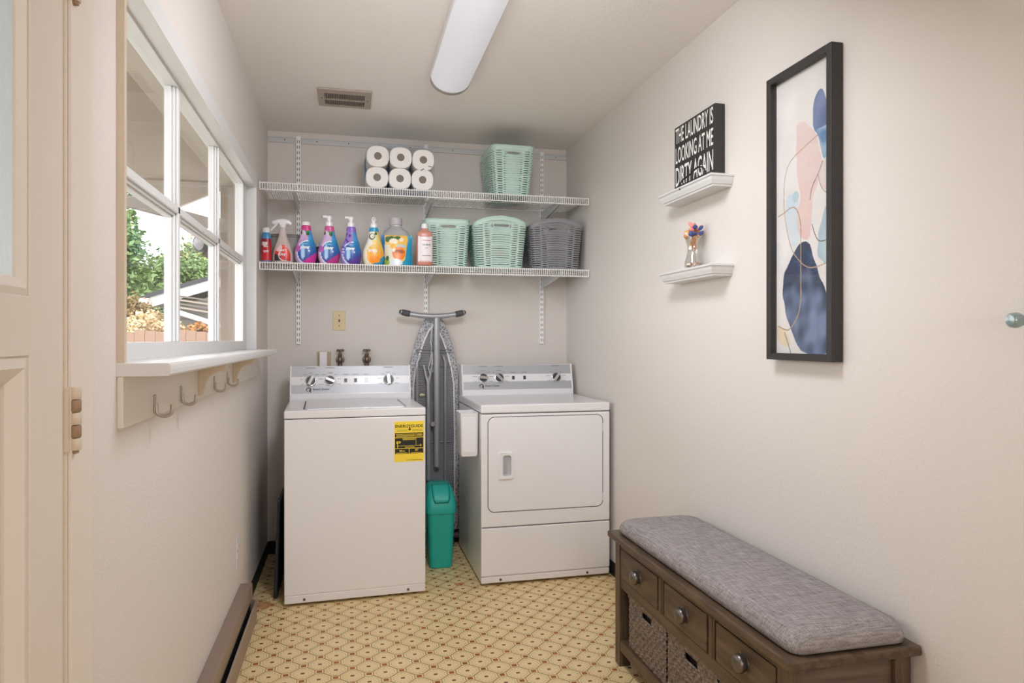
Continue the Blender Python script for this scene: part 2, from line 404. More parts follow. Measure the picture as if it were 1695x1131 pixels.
def text_mb(txt, wd, ht, bold=0.0, shear=0.0):
    # flat letters fitted to wd x ht, lower left at 0,0: verts (x, z), faces
    cu = bpy.data.curves.new('lettering', 'FONT'); cu.body = txt; cu.offset = bold; cu.shear = shear; cu.resolution_u = 3
    cu.fill_mode = 'FRONT'
    ob = bpy.data.objects.new('lettering', cu); COL.objects.link(ob)
    dg = bpy.context.evaluated_depsgraph_get(); me = bpy.data.meshes.new_from_object(ob.evaluated_get(dg))
    vs = np.array([v.co[:2] for v in me.vertices]); fs = [tuple(p_.vertices) for p_ in me.polygons]
    bpy.data.objects.remove(ob); bpy.data.curves.remove(cu); bpy.data.meshes.remove(me)
    lo = vs.min(0); sz = vs.max(0) - lo; vs = (vs - lo) / sz * np.array([wd, ht])
    return vs, fs

# ================================================================== SETTING
A, B, H = -0.455, 1.350, 2.444
YB = -7.60
struct(MB().box(-0.535, 1.47, YB, 0.12, -0.06, 0).build('floor', M_floor))
struct(MB().box(-0.535, 1.47, YB - .12, 0.12, H, H + 0.06).build('ceiling', M_ceil))
struct(MB().box(-0.535, 1.47, 0, 0.12, 0, H).build('wall_back', M_wall))
struct(MB().box(B, B + .12, YB, 0, 0, H).build('wall_right', M_wall))
struct(MB().box(-0.535, 1.47, YB - .12, YB, 0, H).build('wall_front', M_wall))
WY0, WY1, WZ0, WZ1 = -2.637, -0.600, 1.150, 2.000      # window opening
DY0, DY1, DZ1 = -3.735, -2.890, 2.06                    # door opening
wm = MB(); XO = A - .080
for (a, b_, c, d) in ((YB, DY0, 0, H), (DY0, DY1, DZ1, H), (DY1, WY0, 0, H), (WY0, WY1, 0, WZ0), (WY0, WY1, WZ1, H), (WY1, 0, 0, H)):
    wm.box(XO, A, a, b_, c, d)
struct(wm.build('wall_left', M_wall))
struct(MB().box(A, A + .006, -1.012, -.002, 0, .072).build('baseboard_left', M_black, bevel=.002))
struct(MB().box(A + .006, B - .006, -.006, -.0005, 0, .075).build('baseboard_back', M_black, bevel=.002))
struct(MB().box(B - .006, B, -1.60, -.006, 0, .072).build('baseboard_right', M_black, bevel=.002))

# ---- window
win = thing('window_1', 'white six-pane wooden window with deep sill in the left wall', None, (A, -1.62, 1.18)); struct(win)
XF, XG, XE = A - .030, A - .050, A - .066               # sash front, glass, sash outside
MB().box(XO, A + .0155, WY0 - .002, WY0 + .012, WZ0 + .03, WZ1 + .045).build('jamb', M_tanshade, win, bevel=.001)  # shade of the near jamb is put into its tan colour
MB().box(XO, A + .0155, WY1 - .014, WY1 + .004, WZ0 + .03, WZ1 + .045).build('jamb', M_sash, win, bevel=.001)
MB().box(XO, A + .0155, WY0 + .012, WY1 - .014, 1.983, WZ1 + .042).build('head_casing', M_sash, win, bevel=.001)
MB().box(XE, XF, -2.625, -2.593, 1.19, 1.985).build('stile', M_sash, win)
MB().box(XE, XF, -.722, -.614, 1.19, 1.985).build('stile', M_sash, win, bevel=.003)
MB().box(XE, XF, -2.593, -.722, 1.188, 1.230).build('bottom_rail', M_sash, win, bevel=.002)
MB().box(XE, XF, -2.593, -.722, 1.975, 1.984).build('top_rail', M_sash, win)
def muntin_profile(m, y0, y1, z0, z1, along):
    # stepped moulding: wide core at the glass, narrow nosing into the room
    for (x0, x1, ins) in ((XE, XG + .004, 0.0), (XG + .004, XF - .008, .006), (XF - .008, XF, .013)):
        if along == 'z': m.box(x0, x1, y0 + ins, y1 - ins, z0, z1)
        else: m.box(x0, x1, y0, y1, z0 + ins, z1 - ins)
    return m
for y0 in (-2.0, -1.36): muntin_profile(MB(), y0, y0 + .047, 1.23, 1.975, 'z').build('muntin', M_sash, win, bevel=.002)
muntin_profile(MB(), -2.593, -.722, 1.592, 1.640, 'y').build('muntin', M_sash, win, bevel=.002)
for (a, b_) in ((-2.593, -2.0), (-1.953, -1.36), (-1.313, -.722)):
    for (c, d) in ((1.23, 1.594), (1.638, 1.976)):
        MB().box(XG - .002, XG + .001, a - .001, b_ + .001, c, d).build('pane', M_glass, win)
sill = MB().prism([(XO, 1.161), (-.358, 1.161), (-.3545, 1.166), (-.3535, 1.175), (-.3545, 1.184), (-.358, 1.1885), (XO, 1.1885)], 'y', WY0 - .003, WY1 + .085).build('sill', M_sash, win, bevel=.0015)
MB().box(XO, A - .001, WY0 + .002, WY1 - .002, 1.14, 1.161).build('sill_packing', M_tanshade, win)
MB().box(A, A + .012, WY0, WY1 + .03, 1.056, 1.161).build('apron', M_trim, win, bevel=.0015)
# sill brackets, their shade put into the tan colour
def bracket(y):
    pr = [(A + .012, 1.161), (A + .094, 1.161), (A + .090, 1.150)]
    for i in range(7):
        t = PI / 2 * i / 6
        pr.append((A + .030 + .050 * (1 - math.sin(t)), 1.140 - .050 * (1 - math.cos(t))))
    pr += [(A + .024, 1.082), (A + .022, 1.066), (A + .012, 1.066)]
    MB().prism(pr, 'y', y, y + .020).build('sill_bracket', M_tanshade, win, bevel=.001)
bracket(-1.925); bracket(-1.290)

# ---- door (closed, hinged on its far side)
dr = thing('door_1', 'cream panelled door with a frosted glass upper light at the left', None, (A, -2.9, 0)); struct(dr)
fx, bx = A - .002, A - .042
MB().box(bx, fx, -3.017, -2.897, .012, 2.045).build('stile', M_door, dr, bevel=.0015)
MB().box(bx, fx, -3.725, -3.605, .012, 2.045).build('stile', M_door, dr, bevel=.0015)
MB().box(bx, fx, -3.605, -3.017, 1.212, 1.300).build('lock_rail', M_door, dr, bevel=.0015)
MB().box(bx, fx, -3.605, -3.017, 1.925, 2.045).build('top_rail', M_door, dr)
MB().box(bx, fx, -3.605, -3.017, .012, .235).build('bottom_rail', M_door, dr)
MB().box(fx - .018, fx - .012, -3.606, -3.016, 1.298, 1.927).build('pane', M_rain, dr)
def moulding(y0, y1, z0, z1, wd, xr, xf, name):
    m = MB()
    o_ = [(y0, z0), (y1, z0), (y1, z1), (y0, z1)]; i_ = [(y0 + wd, z0 + wd), (y1 - wd, z0 + wd), (y1 - wd, z1 - wd), (y0 + wd, z1 - wd)]
    h_ = [(y0 + wd * .45, z0 + wd * .45), (y1 - wd * .45, z0 + wd * .45), (y1 - wd * .45, z1 - wd * .45), (y0 + wd * .45, z1 - wd * .45)]
    vs = [(xf, *q) for q in o_] + [(xf + .004, *q) for q in h_] + [(xr + .004, *q) for q in i_] + [(xr, *q) for q in i_]
    fs = []
    for r_ in range(3):
        for k in range(4): fs.append((r_ * 4 + k, r_ * 4 + (k + 1) % 4, r_ * 4 + 4 + (k + 1) % 4, r_ * 4 + 4 + k))
    return m.add(vs, fs).build(name, M_door, dr, fixn=True)
moulding(-3.607, -3.015, 1.298, 1.927, .028, fx - .012, fx - .004, 'glazing_bead')
MB().box(bx + .010, bx + .020, -3.610, -3.010, .230, 1.216).build('panel', M_door, dr)
moulding(-3.607, -3.015, .233, 1.214, .042, bx + .020, fx - .004, 'panel_moulding')
def hinge(z, hgt, lab):
    h = MB().box(A - .001, A + .003, -2.897, -2.845, z, z + hgt)
    ho = h.build('hinge', M_tanshade, dr); 
    for k in range(5):
        zz = z + k * hgt / 5
        MB().lathe([(.0, zz + .0006), (.0085, zz + .0006), (.0095, zz + .002), (.0095, zz + hgt / 5 - .002), (.0085, zz + hgt / 5 - .0006), (0, zz + hgt / 5 - .0006)], (A + .008, -2.875, 0), 14).build('knuckle', M_hinge if k % 2 else M_tanshade, ho, smooth=True)
    MB().lathe([(0, z - .006), (.006, z - .004), (.006, z), (0, z)], (A + .008, -2.875, 0), 10).build('pin_tip', M_hinge, ho, smooth=True)
M_hinge = mat('painted_hinge', RGB(150, 122, 96), 0.45, vary=0.15, vscale=60)
hinge(1.050, .107, ''); hinge(1.803, .107, ''); hinge(.22, .107, '')
tr = MB().box(A, A + .006, -2.884, -2.788, 0, 2.13).box(A, A + .006, -3.84, -3.741, 0, 2.13).box(A, A + .006, -3.741, -2.884, 2.066, 2.13)
struct(tr.build('trim_1', M_trim, bevel=.001))
struct(MB().box(XO, A - .0005, -2.8965, -2.890, 0, 2.06).box(XO, A - .0005, -3.735, -3.7285, 0, 2.06).box(XO, A - .0005, -3.735, -2.890, 2.047, 2.06).build('trim_2', M_tanshade))

# ================================================================== LEFT WALL FITTINGS
hook_places = [(-2.41, 1.081, 'nearest bare metal coat hook under the window sill, closest to the door'),
               (-2.15, 1.085, 'second bare metal coat hook from the door, just before the first sill bracket'),
               (-1.68, 1.086, 'third metal coat hook from the door, between the two sill brackets'),
               (-1.42, 1.088, 'farthest metal coat hook, half hidden by the far sill bracket')]
for i, (y, z, lab) in enumerate(hook_places):
    xw = A + .012
    t = thing('coat_hook', lab, 'hook', (xw, y, z), 0, 'coat hooks under the window sill')
    MB().box(xw, xw + .003, y - .006, y + .006, z - .016, z + .026).build('back_plate', M_nickel, t, bevel=.001)
    pts = [(xw + .004, y, z + .006), (xw + .005, y, z - .012)]
    for k in range(1, 10):
        a = PI * k / 10; pts.append((xw + .0215 - .0165 * math.cos(a), y, z - .013 - .012 * math.sin(a)))
    pts += [(xw + .038, y, z - .008), (xw + .0385, y, z + .002)]
    MB().tube(pts, .0042, 8).build('prong', M_nickel, t, smooth=True)
    for dz in (.016, -.008): MB().lathe([(0, .0045), (.0025, .004), (.003, .003)], (xw, y, z + dz), 8, axis='x').build('screw', M_nickel, t, smooth=True)

t = thing('wall_outlet', 'small white duplex outlet low on the left wall', 'outlet', (A, -1.106, .348))
MB().box(A, A + .005, -1.145, -1.067, .285, .411).build('cover_plate', M_sash, t, bevel=.002)
for dz in (.020, -.020):
    rc = MB().prism(rrect(-1.106, .348 + dz, .034, .029, .010), 'x', A + .005, A + .007).build('receptacle', M_trim, t)
    MB().box(A + .007, A + .0073, -1.114, -1.111, .346 + dz, .355 + dz).box(A + .007, A + .0073, -1.101, -1.098, .346 + dz, .355 + dz).build('slot', M_dark, rc)

# baseboard heater
t = thing('baseboard_heater', 'long brown metal baseboard heater along the left wall', 'heater', (A, -1.9, 0))
y0, y1 = -3.45, -1.015
MB().prism([(A, .025), (A + .004, .025), (A + .004, .172), (A + .040, .172), (A + .040, .118), (A + .047, .112), (A + .047, .178), (A, .180)], 'y', y0, y1 - .004).build('top_cover', M_heater, t, bevel=.0015)
MB().prism([(A + .006, .012), (A + .062, .012), (A + .067, .018), (A + .067, .098), (A + .060, .104), (A + .060, .020), (A + .006, .020)], 'y', y0, y1 - .004).build('front_panel', M_heater, t, bevel=.0015)
MB().box(A + .006, A + .042, y0, y1 - .01, .03, .108).build('fin_block', M_black, t)
MB().prism([(A, .0), (A + .066, .0), (A + .068, .108), (A + .049, .116), (A + .049, .181), (A, .182)], 'y', y1 - .004, y1).build('end_cap', M_heater, t, bevel=.0015)
t = thing('pipe_fitting', 'small copper pipe fitting on the floor at the heater end', 'pipe', (A + .045, -.985, 0))
MB().tube([(A + .040, -1.012, .052), (A + .040, -.985, .052), (A + .043, -.975, .046), (A + .045, -.972, .03), (A + .045, -.972, 0)], .008, 10).build('elbow', M_copper, t, smooth=True)
MB().lathe([(0, -1.000), (.0125, -1.000), (.0125, -.985), (0, -.985)], (A + .040, 0, .052), 8, axis='y').build('nut', M_copper, t)

# ================================================================== BACK WALL: SHELVING
t = thing('hang_track', 'long pale metal hanging track screwed along the top of the back wall', 'rail', (.45, 0, 2.393))
MB().prism([(0, 2.377), (-.010, 2.377), (-.010, 2.384), (-.005, 2.386), (-.005, 2.404), (-.009, 2.406), (-.009, 2.411), (0, 2.411)], 'x', A + .004, B - .004).build('channel', M_track, t)
for x in (-.36, -.18, .0, .18, .36, .62, .86, 1.08, 1.28):
    MB().lathe([(.0, -.0068), (.0035, -.0066), (.004, -.005)], (x, 0, 2.395), 8, axis='y').build('screw', M_slot, t)
std_x = (-.284, .455, 1.185)
for x, nm in zip(std_x, ('leftmost slotted white upright strip, above the washer', 'middle slotted white upright strip, behind the ironing board', 'rightmost slotted white upright strip, above the dryer')):
    zb = 1.21 if x < .4 or x > 1 else 1.21
    t = thing('slotted_upright', nm, 'upright', (x, 0, zb), 0, 'slotted shelf uprights')
    MB().box(x - .0125, x + .0125, -.0135, -.0105, zb, 2.418).box(x - .0125, x - .010, -.0105, -.0005, zb, 2.376).box(x + .010, x + .0125, -.0105, -.0005, zb, 2.376).build('channel', M_wire, t, bevel=.001)
    sl = MB(); z = zb + .015
    while z < 2.40:
        for dx in (-.0055, .0055): sl.box(x + dx - .0017, x + dx + .0017, -.0139, -.0134, z, z + .017)
        z += .032
    tag(sl.build('slots', M_slot, t), kind='stuff')
YSF, YSB = -.4485, -.016
def wire_shelf(z, lab):
    t = thing('wire_shelf', lab, 'shelf', (.45, -.23, z), 0, 'white wire shelves')
    m = MB(); x = A + .012; n_ = 0
    while x < B - .010:
        m.tube([(x, YSB, z - .0016), (x, YSF + .004, z - .0016), (x, YSF + .001, z - .003), (x, YSF, z - .006), (x, YSF, z - .041)], .0018, 5, caps=False); x += .0123
    tag(m.build('cross_wires', M_wire, t, smooth=True, fixn=False), kind='stuff')
    for nm, y, zz, r in (('front_rod', YSF + .005, z - .0055, .0028), ('lip_rod', YSF + .003, z - .041, .0030), ('back_rod', YSB, z - .005, .0028), ('middle_rod', -.23, z - .005, .0028)):
        MB().tube([(A + .010, y, zz), (B - .010, y, zz)], r, 8).build(nm, M_wire, t, smooth=True)
    for xx in (A + .011, B - .011):
        MB().tube([(xx, YSB, z - .004), (xx, YSF, z - .004), (xx, YSF, z - .042)], .003, 6).build('end_wire', M_wire, t, smooth=True)
    return t
Z1, Z2 = 2.051, 1.6392
wire_shelf(Z1, 'upper white wire shelf holding the toilet paper and one mint basket')
wire_shelf(Z2, 'lower white wire shelf holding the detergents and three baskets')
for z, lev in ((Z1, 'upper'), (Z2, 'lower')):
    for x, nm in zip(std_x, ('left', 'middle', 'right')):
        pr = [(-.014, z - .0095), (-.430, z - .0095), (-.437, z - .016), (-.436, z - .030), (-.420, z - .033), (-.030, z - .080), (-.014, z - .080)]
        o = MB().prism(pr, 'x', x - .0055, x + .0055).build('shelf_bracket', M_track, bevel=.0015)
        tag(o, f'{nm} tapered metal bracket holding up the {lev} wire shelf', 'bracket', 'shelf brackets')

# ---- small wall fittings above the washer
t = thing('cable_plate', 'ivory wall plate with a small centre jack above the washer taps', 'wall plate', (-.0544, 0, 1.348))
MB().box(-.0907, -.0181, -.006, 0, 1.291, 1.405).build('plate', M_ivory, t, bevel=.002)
MB().prism(rrect(-.0544, 1.348, .016, .028, .003), 'y', -.009, -.006).build('jack', M_ivory, t)
MB().box(-.0585, -.0503, -.0096, -.009, 1.340, 1.356).build('socket', M_slot, t)
for dz in (.030, -.030): MB().lathe([(0, -.0078), (.003, -.0075), (.0035, -.006)], (-.0544, 0, 1.348 + dz), 8, axis='y').build('screw', M_slot, t)
t = thing('washer_outlet', 'beige outlet plate with a white plug behind the washer console', 'outlet', (-.14, 0, 1.125))
MB().box(-.180, -.102, -.006, 0, 1.062, 1.166).build('plate', mat('tan_plate', RGB(190, 172, 140), .45), t, bevel=.002)
t = thing('white_plug', 'white plug-in adapter in the outlet above the washer', 'plug', (-.14, -.006, 1.12))
MB().box(-.166, -.122, -.042, -.0063, 1.075, 1.165).build('housing', M_white, t, bevel=.004)
def tap(x, lab, flip):
    t = thing('water_tap', lab, 'tap', (x, 0, 1.13), 0, 'laundry taps')
    MB().lathe([(.0, .0), (.026, -.0005), (.024, -.004), (.010, -.006), (.010, -.034), (.0, -.034)], (x, 0, 1.118), 16, axis='y').build('flange', M_brass, t, smooth=True)
    MB().lathe([(0, 1.072), (.011, 1.072), (.011, 1.082), (.014, 1.086), (.014, 1.094), (.010, 1.098), (.014, 1.106), (.016, 1.118), (.014, 1.130), (.010, 1.136), (.012, 1.140), (.012, 1.152), (.007, 1.155), (.006, 1.170), (0, 1.170)], (x, -.040, 0), 14).build('valve_body', M_brass, t, smooth=True)
    hd = MB(); 
    for k in range(5):
        a = 2 * PI * k / 5 + flip; hd.lathe([(0, 1.166), (.008, 1.168), (.009, 1.174), (.006, 1.180), (0, 1.181)], (x + .015 * math.cos(a), -.040 + .015 * math.sin(a), 0), 8)
        hd.tube([(x, -.040, 1.174), (x + .015 * math.cos(a), -.040 + .015 * math.sin(a), 1.174)], .004, 6)
    hd.build('handwheel', M_brass, t, smooth=True)
    MB().lathe([(0, 1.0), (.012, 1.0), (.012, 1.085), (0, 1.085)], (x, -.040, 0), 12).build('hose_collar', M_dark if flip else M_nickel, t, smooth=True)
tap(-.049, 'left aged brass tap above the washer console, with the wider handle', 0.0)
tap(.104, 'right aged brass tap above the washer console, nearer the ironing board', 0.5)

# ================================================================== WASHER
def console(t, x0, x1, yb, yt, zb, zt, ydeep, knobs, rockers, lights, logo_x, seed):
    # side profile: sloping face from (yb,zb) up to (yt,zt); the face frame is lined with panels
    MB().prism([(yb, zb), (yb - .004, zb + .010), (yb - .004, zb + .034), (yt, zt), (ydeep, zt - .004), (ydeep, zb)], 'x', x0 + .008, x1 - .008).build('console', M_white, t, world=False, bevel=.002)
    for xa, xb in ((x0, x0 + .009), (x1 - .009, x1)):
        MB().prism([(yb - .006, zb - .004), (yb - .008, zb + .034), (yt - .006, zt + .004), (ydeep, zt + .002), (ydeep, zb - .004)], 'x', xa, xb).build('end_cap', M_white, t, world=False, bevel=.002)
    zp = zb + .034; yp = yb - .004
    dv = Vector((0, yt - yp, zt - zp)); Lf = dv.length; dv.normalize(); nv = Vector((0, -dv.z, dv.y))
    def fp(x, s, h=0): q = Vector((x, yp, zp)) + dv * s + nv * h; return tuple(q)
    def strip(name, xa, xb, s0, s1, h, mt, par=t):
        vs = [fp(xa, s0, 0), fp(xb, s0, 0), fp(xb, s1, 0), fp(xa, s1, 0), fp(xa, s0, h), fp(xb, s0, h), fp(xb, s1, h), fp(xa, s1, h)]
        return MB().add(vs, [(0, 1, 2, 3), (4, 5, 6, 7), (0, 1, 5, 4), (1, 2, 6, 5), (2, 3, 7, 6), (3, 0, 4, 7)]).build(name, mt, par, world=False)
    strip('lower_panel', x0 + .009, x1 - .009, .004, Lf * .33, .0012, M_panel)
    strip('white_band', x0 + .009, x1 - .009, Lf * .33, Lf * .62, .0022, M_white)
    strip('upper_panel', x0 + .009, x1 - .009, Lf * .62, Lf - .002, .0012, M_panel)
    R = Matrix((( 1, 0, 0), (0, nv.y, dv.y), (0, nv.z, dv.z)))   # local x, normal, up
    rr = random.Random(seed)
    for kx, ang in knobs:
        s = Lf * .475; kb = MB().lathe([(.0295, 0), (.0300, .004), (.0285, .009), (.025, .010), (.0, .0095)], (0, 0, 0), 28, axis='y')
        kb.v = [fp(kx + v[0], s + v[2], v[1]) for v in kb.v]; ko = kb.build('knob', M_chrome, t, smooth=True, world=False)
        fc = MB().lathe([(.0245, .0098), (.024, .012), (0, .012)], (0, 0, 0), 24, axis='y'); fc.v = [fp(kx + v[0], s + v[2], v[1]) for v in fc.v]
        fc.build('knob_face', M_dark, ko, smooth=True, world=False)
        br = MB().prism(rrect(0, 0, .017, .056, .007), 'y', .008, .026)
        ca, sa = math.cos(ang), math.sin(ang)
        br.v = [fp(kx + v[0] * ca - v[2] * sa, s + v[0] * sa + v[2] * ca, v[1]) for v in br.v]
        br.build('knob_grip', M_chrome, ko, bevel=.002, world=False)
        ds = MB()
        for k in range(7):
            a = PI * (-.15 + 1.3 * k / 6); wq = rr.uniform(.006, .014)
            cx_, cs_ = kx + .050 * math.cos(a), s + .044 * math.sin(a)
            if cs_ > Lf - .006 or cs_ < .01: cs_ = Lf - .007
            ds.add([fp(cx_ - wq, cs_ - .0011, .0027), fp(cx_ + wq, cs_ - .0011, .0027), fp(cx_ + wq, cs_ + .0011, .0027), fp(cx_ - wq, cs_ + .0011, .0027)], [(0, 1, 2, 3)])
        wq = .026; ds.add([fp(kx - wq, Lf - .012, .0027), fp(kx + wq, Lf - .012, .0027), fp(kx + wq, Lf - .009, .0027), fp(kx - wq, Lf - .009, .0027)], [(0, 1, 2, 3)])
        tag(ds.build('dial_print', M_greyink, t, world=False), kind='stuff')
    for kx in rockers:
        strip('rocker_switch', kx - .0075, kx + .0075, Lf * .475 - .010, Lf * .475 + .010, .006, M_dark)
        strip('rocker_caption', kx - .016, kx + .016, Lf * .68, Lf * .68 + .003, .0018, M_greyink)
    for kx in lights:
        for q in range(3): strip('indicator', kx - .010, kx + .010, Lf * .40 + q * .009, Lf * .40 + q * .009 + .004, .0028, M_panel)
        strip('indicator_caption', kx - .012, kx + .012, Lf * .68, Lf * .68 + .003, .0018, M_greyink)
    # maker's mark: ring with a tail, then the name
    lg = MB(); s = Lf * .165; N = 28
    for i in range(N):
        a0, a1 = 2 * PI * i / N, 2 * PI * (i + 1) / N
        ro, ri0, ri1 = .0125, .0090 - .0030 * math.sin(a0 + .6), .0090 - .0030 * math.sin(a1 + .6)
        lg.add([fp(logo_x + 1.12 * ro * math.cos(a0), s + ro * .95 * math.sin(a0), .0016), fp(logo_x + 1.12 * ro * math.cos(a1), s + ro * .95 * math.sin(a1), .0016),
                fp(logo_x + 1.0 * ri1 * math.cos(a1) + .001, s + ri1 * .9 * math.sin(a1) + .0006, .0016), fp(logo_x + 1.0 * ri0 * math.cos(a0) + .001, s + ri0 * .9 * math.sin(a0) + .0006, .0016)], [(0, 1, 2, 3)])
    lg.add([fp(logo_x + .001, s - .001, .0017), fp(logo_x + .006, s + .002, .0017), fp(logo_x + .015, s - .016, .0017), fp(logo_x + .010, s - .017, .0017)], [(0, 1, 2, 3)])
    vs, fs = text_mb('Speed Queen', .088, .0145, .012, .12)
    lg.add([fp(logo_x + .021 + v[0], s - .007 + v[1], .0016) for v in vs], fs)
    lg.build('maker_mark', M_ink, t, world=False)

wa = thing('washing_machine', 'white top-loading washer with a yellow energy label on its front', 'washer', (-.2904, -.8575, 0), .0377)
WW, WD = .655, .70
MB().box(.003, WW - .003, .004, WD, .012, .866).build('cabinet', M_white, wa, bevel=.006, world=False)
MB().box(.0015, WW - .0015, .0015, WD - .02, .052, .866).box(.0015, WW - .0015, .003, WD - .02, .014, .0505).build('front_panel', M_white, wa, bevel=.003, world=False)
MB().box(.006, WW - .006, .008, WD - .01, .8655, .870).build('lid_gap', M_dark, wa, world=False)
MB().box(0, WW, 0, WD - .01, .8695, .907).build('top_deck', M_white, wa, bevel=.006, seg=3, world=False)
MB().prism(rrect(.3275, .285, .46, .50, .015), 'z', .906, .9115).build('lid', M_white, wa, bevel=.003, world=False)
for gx in (.085, .565): MB().box(gx, gx + .005, .06, .45, .9065, .9122).build('lid_groove', M_slot if gx < .1 else M_panel, wa, world=False)
for x in (.09, .57): MB().lathe([(0, .0), (.006, .0), (.006, .0025), (0, .0025)], (x, 0, .030), 10, axis='y').build('toe_clip', M_slot, wa, world=False)
for x in (.06, WW - .06): MB().lathe([(0, 0), (.018, 0), (.018, .014), (0, .014)], (x, .06, 0), 12).build('foot', M_black, wa, world=False)
for x in (.06, WW - .06): MB().lathe([(0, 0), (.018, 0), (.018, .014), (0, .014)], (x, WD - .06, 0), 12).build('foot', M_black, wa, world=False)
console(wa, .002, WW - .002, .560, .600, .905, 1.090, .685,
        [(.112, -.45), (.213, 1.15), (.530, .1)], [.296, .349], [.408], .100, 3)
# yellow energy label
M_yel = mat('label_yellow', RGB(250, 220, 62), .45, vary=.03)
en = MB().box(.504, .646, .0001, .0014, .648, .842).build('energy_label', M_yel, wa, world=False)
LX, LZ, LW, LH = .504, .648, .142, .194
ib = MB(); yi = -.0003
def lbox(u0, u1, v0, v1, mb, y=yi): mb.box(LX + u0 * LW, LX + u1 * LW, y, y + .0004, LZ + (1 - v1) * LH, LZ + (1 - v0) * LH)
lbox(.02, .98, .285, .39, ib); lbox(.02, .98, .41, .665, ib); lbox(.02, .49, .68, .80, ib); lbox(.51, .98, .68, .80, ib)
vs, fs = text_mb('ENERGYGUIDE', LW * .94, LH * .075, .02)
ib.add([(LX + .03 * LW + v[0], yi - .0001, LZ + LH * .845 + v[1]) for v in vs], fs)
lbox(.495, .535, .14, .20, ib); ib.prism([(LX + .45 * LW, LZ + .81 * LH), (LX + .58 * LW, LZ + .81 * LH), (LX + .515 * LW, LZ + .765 * LH)], 'y', yi, yi + .0004)
for v0 in (.205, .235): lbox(.08, .44, v0, v0 + .007, ib); lbox(.60, .95, v0, v0 + .007, ib)
lbox(.40, .95, .955, .963, ib)
ib.build('label_print', M_ink, en, world=False)
ly = MB()
for v0 in (.31, .335, .36): lbox(.06, .70, v0, v0 + .010, ly, yi - .0003); lbox(.76, .94, v0, v0 + .010, ly, yi - .0003)
for v0 in (.425, .450): lbox(.28, .70, v0, v0 + .012, ly, yi - .0003)
lbox(.725, .735, .285, .60, ly, yi - .0003); lbox(.08, .92, .60, .608, ly, yi - .0003); lbox(.35, .68, .635, .648, ly, yi - .0003)
lbox(.88, .905, .57, .63, ly, yi - .0003); lbox(.10, .12, .56, .66, ly, yi - .0003)
for u0 in (.06, .56): lbox(u0, u0 + .38, .775, .785, ly, yi - .0003)
for tx, u0, v1, ww, hh in (('$9', .06, .56, .15, .075), ('83', .17, .75, .10, .045), ('kWh', .28, .75, .08, .03), ('$7', .70, .745, .11, .05)):
    vs, fs = text_mb(tx, LW * ww, LH * hh, .02)
    ly.add([(LX + u0 * LW + v[0], yi - .0003, LZ + (1 - v1) * LH + v[1]) for v in vs], fs)
ly.build('label_figures', M_yel, en, world=False)

# dark folded board leaning in the gap left of the washer
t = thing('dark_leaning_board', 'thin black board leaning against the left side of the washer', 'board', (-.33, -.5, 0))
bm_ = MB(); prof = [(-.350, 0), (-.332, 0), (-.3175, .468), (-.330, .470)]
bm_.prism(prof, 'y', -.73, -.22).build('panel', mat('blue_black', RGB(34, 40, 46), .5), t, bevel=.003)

# ================================================================== DRYER
dy = thing('dryer', 'white front-loading dryer beside the right wall', 'dryer', (.642, -.811, 0), .0035)
DW, DD = .6835, .70
MB().box(.002, DW - .002, .012, DD, .012, .864).build('cabinet', M_white, dy, bevel=.006, world=False)
MB().box(0, DW, .0, .022, .296, .862).build('front_panel', M_white, dy, bevel=.006, seg=3, world=False)
MB().box(0, DW, .0, .022, .050, .2915).box(.0, DW, .004, .022, .014, .0485).build('lower_panel', M_white, dy, bevel=.006, seg=3, world=False)
MB().box(.008, DW - .008, .006, .02, .286, .302).build('seam', M_slot, dy, world=False); MB().box(.006, DW - .006, .010, DD - .01, .861, .868).build('seam', M_slot, dy, world=False)
MB().box(-.001, DW + .001, -.001, DD - .01, .8665, .910).build('top_deck', M_white, dy, bevel=.008, seg=3, world=False)
for x in (.10, .56): MB().lathe([(0, .001), (.006, .001), (.006, .005), (0, .005)], (x, 0, .030), 10, axis='y').build('toe_clip', M_slot, dy, world=False)
for x in (.06, DW - .06):
    for y in (.06, DD - .06): MB().lathe([(0, 0), (.018, 0), (.018, .014), (0, .014)], (x, y, 0), 12).build('foot', M_black, dy, world=False)
x0, x1, z0, z1 = .0365, .6425, .373, .846
MB().prism(rrect((x0 + x1) / 2, (z0 + z1) / 2, x1 - x0 + .007, z1 - z0 + .007, .034, 8), 'y', -.0008, .002).build('door_gap', M_slot, dy, world=False)
door = MB().prism(rrect((x0 + x1) / 2, (z0 + z1) / 2, x1 - x0, z1 - z0, .031, 8), 'y', -.0035, .006).build('door', M_white, dy, bevel=.0025, world=False)
hp = MB()
# handle: raised plate with a scooped recess
hx0, hx1, hz0, hz1 = .087, .162, .535, .672
hcx, hcz, hw_, hh_ = (hx0 + hx1) / 2, (hz0 + hz1) / 2, hx1 - hx0, hz1 - hz0
ring_ = lambda cx_, cz_, wd, ht, r, y: [(q[0], y, q[1]) for q in rrect(cx_, cz_, wd, ht, r)]
hp.loft([ring_(hcx, hcz, hw_, hh_, .008, -.003), ring_(hcx, hcz, hw_, hh_, .008, -.0105), ring_(hcx, hcz, hw_ - .005, hh_ - .005, .007, -.0130), ring_(.128, .603, .048, .108, .014, -.0130), ring_(.130, .603, .043, .103, .012, -.0115)], cap0=True, cap1=False)
hd = hp.build('handle', M_white, door, smooth=True, angle=30, world=False)
rc = MB(); rc.loft([ring_(.130, .603, .043, .103, .012, -.0115), ring_(.135, .603, .034, .094, .010, -.0060), ring_(.139, .603, .020, .084, .006, -.0042)], cap0=False)
rc.build('finger_recess', M_panel, hd, smooth=True, angle=40, world=False)
for z in (.42, .78): MB().box(.6435, .6485, -.0045, .004, z - .020, z + .020).build('hinge_leaf', M_white, dy, bevel=.001, world=False)
